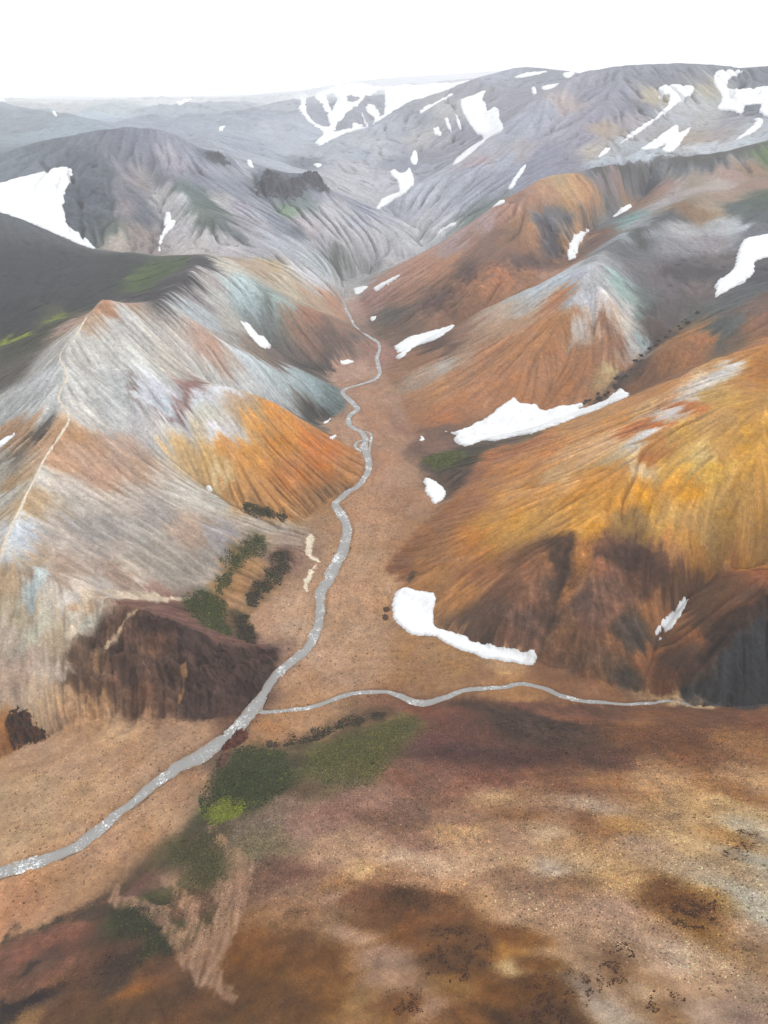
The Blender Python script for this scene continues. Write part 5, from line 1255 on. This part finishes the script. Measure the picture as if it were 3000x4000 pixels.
gl_ = smooth_line(np.array([(1262, 872), (1300, 856), (1345, 822), (1385, 775), (1425, 738), (1465, 706), (1500, 680)], float), 8)
for k in range(34):
    p = gl_[RNG.integers(len(gl_))] + RNG.normal(0, [7, 5])
    th, s_ = hit(*p)
    o = bpy.data.objects.new('boulder', bms[k % 4]); sc.collection.objects.link(o)
    sz_ = RNG.uniform(0.7, 1.9) * (1.4 if RNG.random() < 0.15 else 1)
    q_ = world(th, s_, sample(z, th, s_)); o.location = (q_[0], q_[1], q_[2] + 0.15 * sz_)
    o.rotation_euler = (RNG.uniform(-.3, .3), RNG.uniform(-.3, .3), RNG.uniform(0, 6.28)); o.scale = (sz_,) * 3
    tag(o, 'dark boulder among the rubble of the gully right of the orange hill', 'rock', 'boulders in the right gully')

# ------------------------------------------------------------------ moss tufts and loose stones (uncountable)
def scatter_pts(plan, n, clump=0.0, wl=6.0, seed=1, fall=5.0):
    t0, t1 = plan[:, 0].min(), plan[:, 0].max(); a0, a1 = plan[:, 1].min(), plan[:, 1].max()
    m_ = n * 6
    t = RNG.uniform(t0, t1, m_); s_ = RNG.uniform(a0, a1, m_)
    r = np.exp(s_); keep = RNG.random(m_) < np.exp(2 * (s_ - a1)) * 0.999 + 1e-3
    ed = edge_dist(t, s_, plan) * np.where(inside(t, s_, plan), 1, -1) * r
    x, y = r * np.sin(t), r * np.cos(t)
    soft_ = ed + 3.0 * fbm(x, y, 7.0, 3, seed) > fall * RNG.random(m_) - 1.5
    keep &= soft_
    if clump:
        keep &= fbm(x, y, wl, 4, seed + 5, 0.6) > clump * (0.4 + RNG.random(m_))
    idx = np.nonzero(keep)[0][:n]
    return t[idx], s_[idx]
def tufts(name, t, s_, size, cols, mat, flat=0.55, sides=5):
    k = len(t)
    if k == 0: return None
    base = world(t, s_, sample(z, t, s_))
    rot = RNG.uniform(0, 6.28, k); sz_ = size * RNG.lognormal(0, 0.38, k)
    ang = rot[:, None] + np.arange(sides) * 2 * np.pi / sides
    rad = sz_[:, None] * RNG.uniform(0.65, 1.25, (k, sides))
    low = np.stack([np.cos(ang) * rad, np.sin(ang) * rad, np.full((k, sides), -0.35) * sz_[:, None]], -1)
    rad2 = rad * 0.62
    mid = np.stack([np.cos(ang + .4) * rad2, np.sin(ang + .4) * rad2, sz_[:, None] * flat * RNG.uniform(0.6, 1.1, (k, sides))], -1)
    top = np.stack([RNG.normal(0, .1, k) * sz_, RNG.normal(0, .1, k) * sz_, sz_ * flat * RNG.uniform(.9, 1.3, k)], -1)[:, None]
    V = np.concatenate([low, mid, top], 1) + base[:, None]
    nv = 2 * sides + 1
    F_ = []
    for c in range(sides):
        e = (c + 1) % sides
        F_ += [(c, e, sides + c), (e, sides + e, sides + c), (sides + c, sides + e, 2 * sides)]
    faces = (np.array(F_)[None] + (np.arange(k) * nv)[:, None, None]).reshape(-1, 3)
    return build(name, V.reshape(-1, 3), faces, mat, np.repeat(cols, nv, 0), smooth=False)
def moss_cols(k, rgb, dist, var=0.4, lime=0.0):
    c = albedo(np.array(rgb, float), np.array(dist))[None] * np.exp(var * RNG.standard_normal((k, 1)))
    c = c * np.exp(0.12 * RNG.standard_normal((k, 3)))
    if lime:
        pick = RNG.random(k) < lime
        c[pick] = albedo(np.array([104, 108, 46.]), np.array(dist)) * np.exp(0.3 * RNG.standard_normal((pick.sum(), 1)))
    return np.clip(c, 0.008, 0.6)
for k, (label, s, n_, size, rgb, dist, lime) in enumerate(MOSS):
    pl = plan_of(s)
    t, s_ = scatter_pts(pl, int(n_ * 2.4), 0.0, 5.0, 500 + k, 16.0 if k in (3, 10) else 8.0)
    o = tufts('moss', t, s_, size * 0.5, moss_cols(len(t), rgb, dist, 0.38, lime), M_MOSS, 0.32)
    if o: tag(o, label, 'moss', kind='stuff')
for k, (label, s, n_, size) in enumerate(BROWN):
    pl = plan_of(s)
    t, s_ = scatter_pts(pl, int(n_ * 1.8), 0.16, 2.6, 600 + k)
    o = tufts('moss', t, s_, size * 0.75, moss_cols(len(t), (80, 56, 30), 130., 0.4), M_MOSS, 0.3)
    if o: tag(o, label, 'moss', kind='stuff')
def stones(label, s, n_, size, lo, hi, seed):
    pl = plan_of(s, False, 5.0)
    t, s_ = scatter_pts(pl, n_, 0, 6, seed)
    ci = np.clip(np.rint((s_ - s1[0]) / d1).astype(int), 0, N1 - 1); cj = np.clip(np.rint((t - TH0) / d1).astype(int), 0, M1 - 1)
    c = col[ci, cj] * np.exp(RNG.uniform(lo, hi, (len(t), 1))) * np.exp(0.06 * RNG.standard_normal((len(t), 3)))
    o = tufts('gravel', t, s_, size, np.clip(c, .01, .65), M_STONE, 0.55, 4)
    if o: tag(o, label, 'gravel', kind='stuff')
stones('loose pebbles strewn over the near brown slope', '0 480 1720 620 1640 900 1560 1300 1560 1659 1560 1659 2200 20 2200 300 2000 400 1860', 90000, 0.13, -1.1, 0.8, 700)
stones('loose pebbles on the gravel floor beside the stream', '0 5 1700 200 1600 520 1560 620 1440 560 1350 690 1110 780 1060 900 1030 860 1190 860 1350 1100 1450 900 1480 700 1560 470 1640 380 1830 10 2020', 30000, 0.19, -1.0, 0.65, 720)

# ------------------------------------------------------------------ air
zt = max(float(z.max()) + 25, CAM_Z + 30); zb = float(z.min()) - 1.0
bx = np.array([[x, y, zz_] for zz_ in (zb, zt) for x, y in ((-16000, -300), (16000, -300), (16000, 18500), (-16000, 18500))])
bf = np.array([[0, 3, 2, 1], [4, 5, 6, 7], [0, 1, 5, 4], [1, 2, 6, 5], [2, 3, 7, 6], [3, 0, 4, 7]])
m = bpy.data.materials.new('haze_air'); m.use_nodes = True; n = m.node_tree; n.nodes.clear()
pv = n.nodes.new('ShaderNodeVolumePrincipled'); pv.inputs['Density'].default_value = SIGMA
pv.inputs['Color'].default_value = (0.95, 0.97, 1.0, 1); pv.inputs['Anisotropy'].default_value = 0.0
ou = n.nodes.new('ShaderNodeOutputMaterial'); n.links.new(pv.outputs[0], ou.inputs['Volume'])
hz = build('haze', bx, bf, m, smooth=False)
tag(hz, 'thin pale mist in the air over the valley', 'haze', kind='stuff')
print('done', round(time.time() - T0, 1))
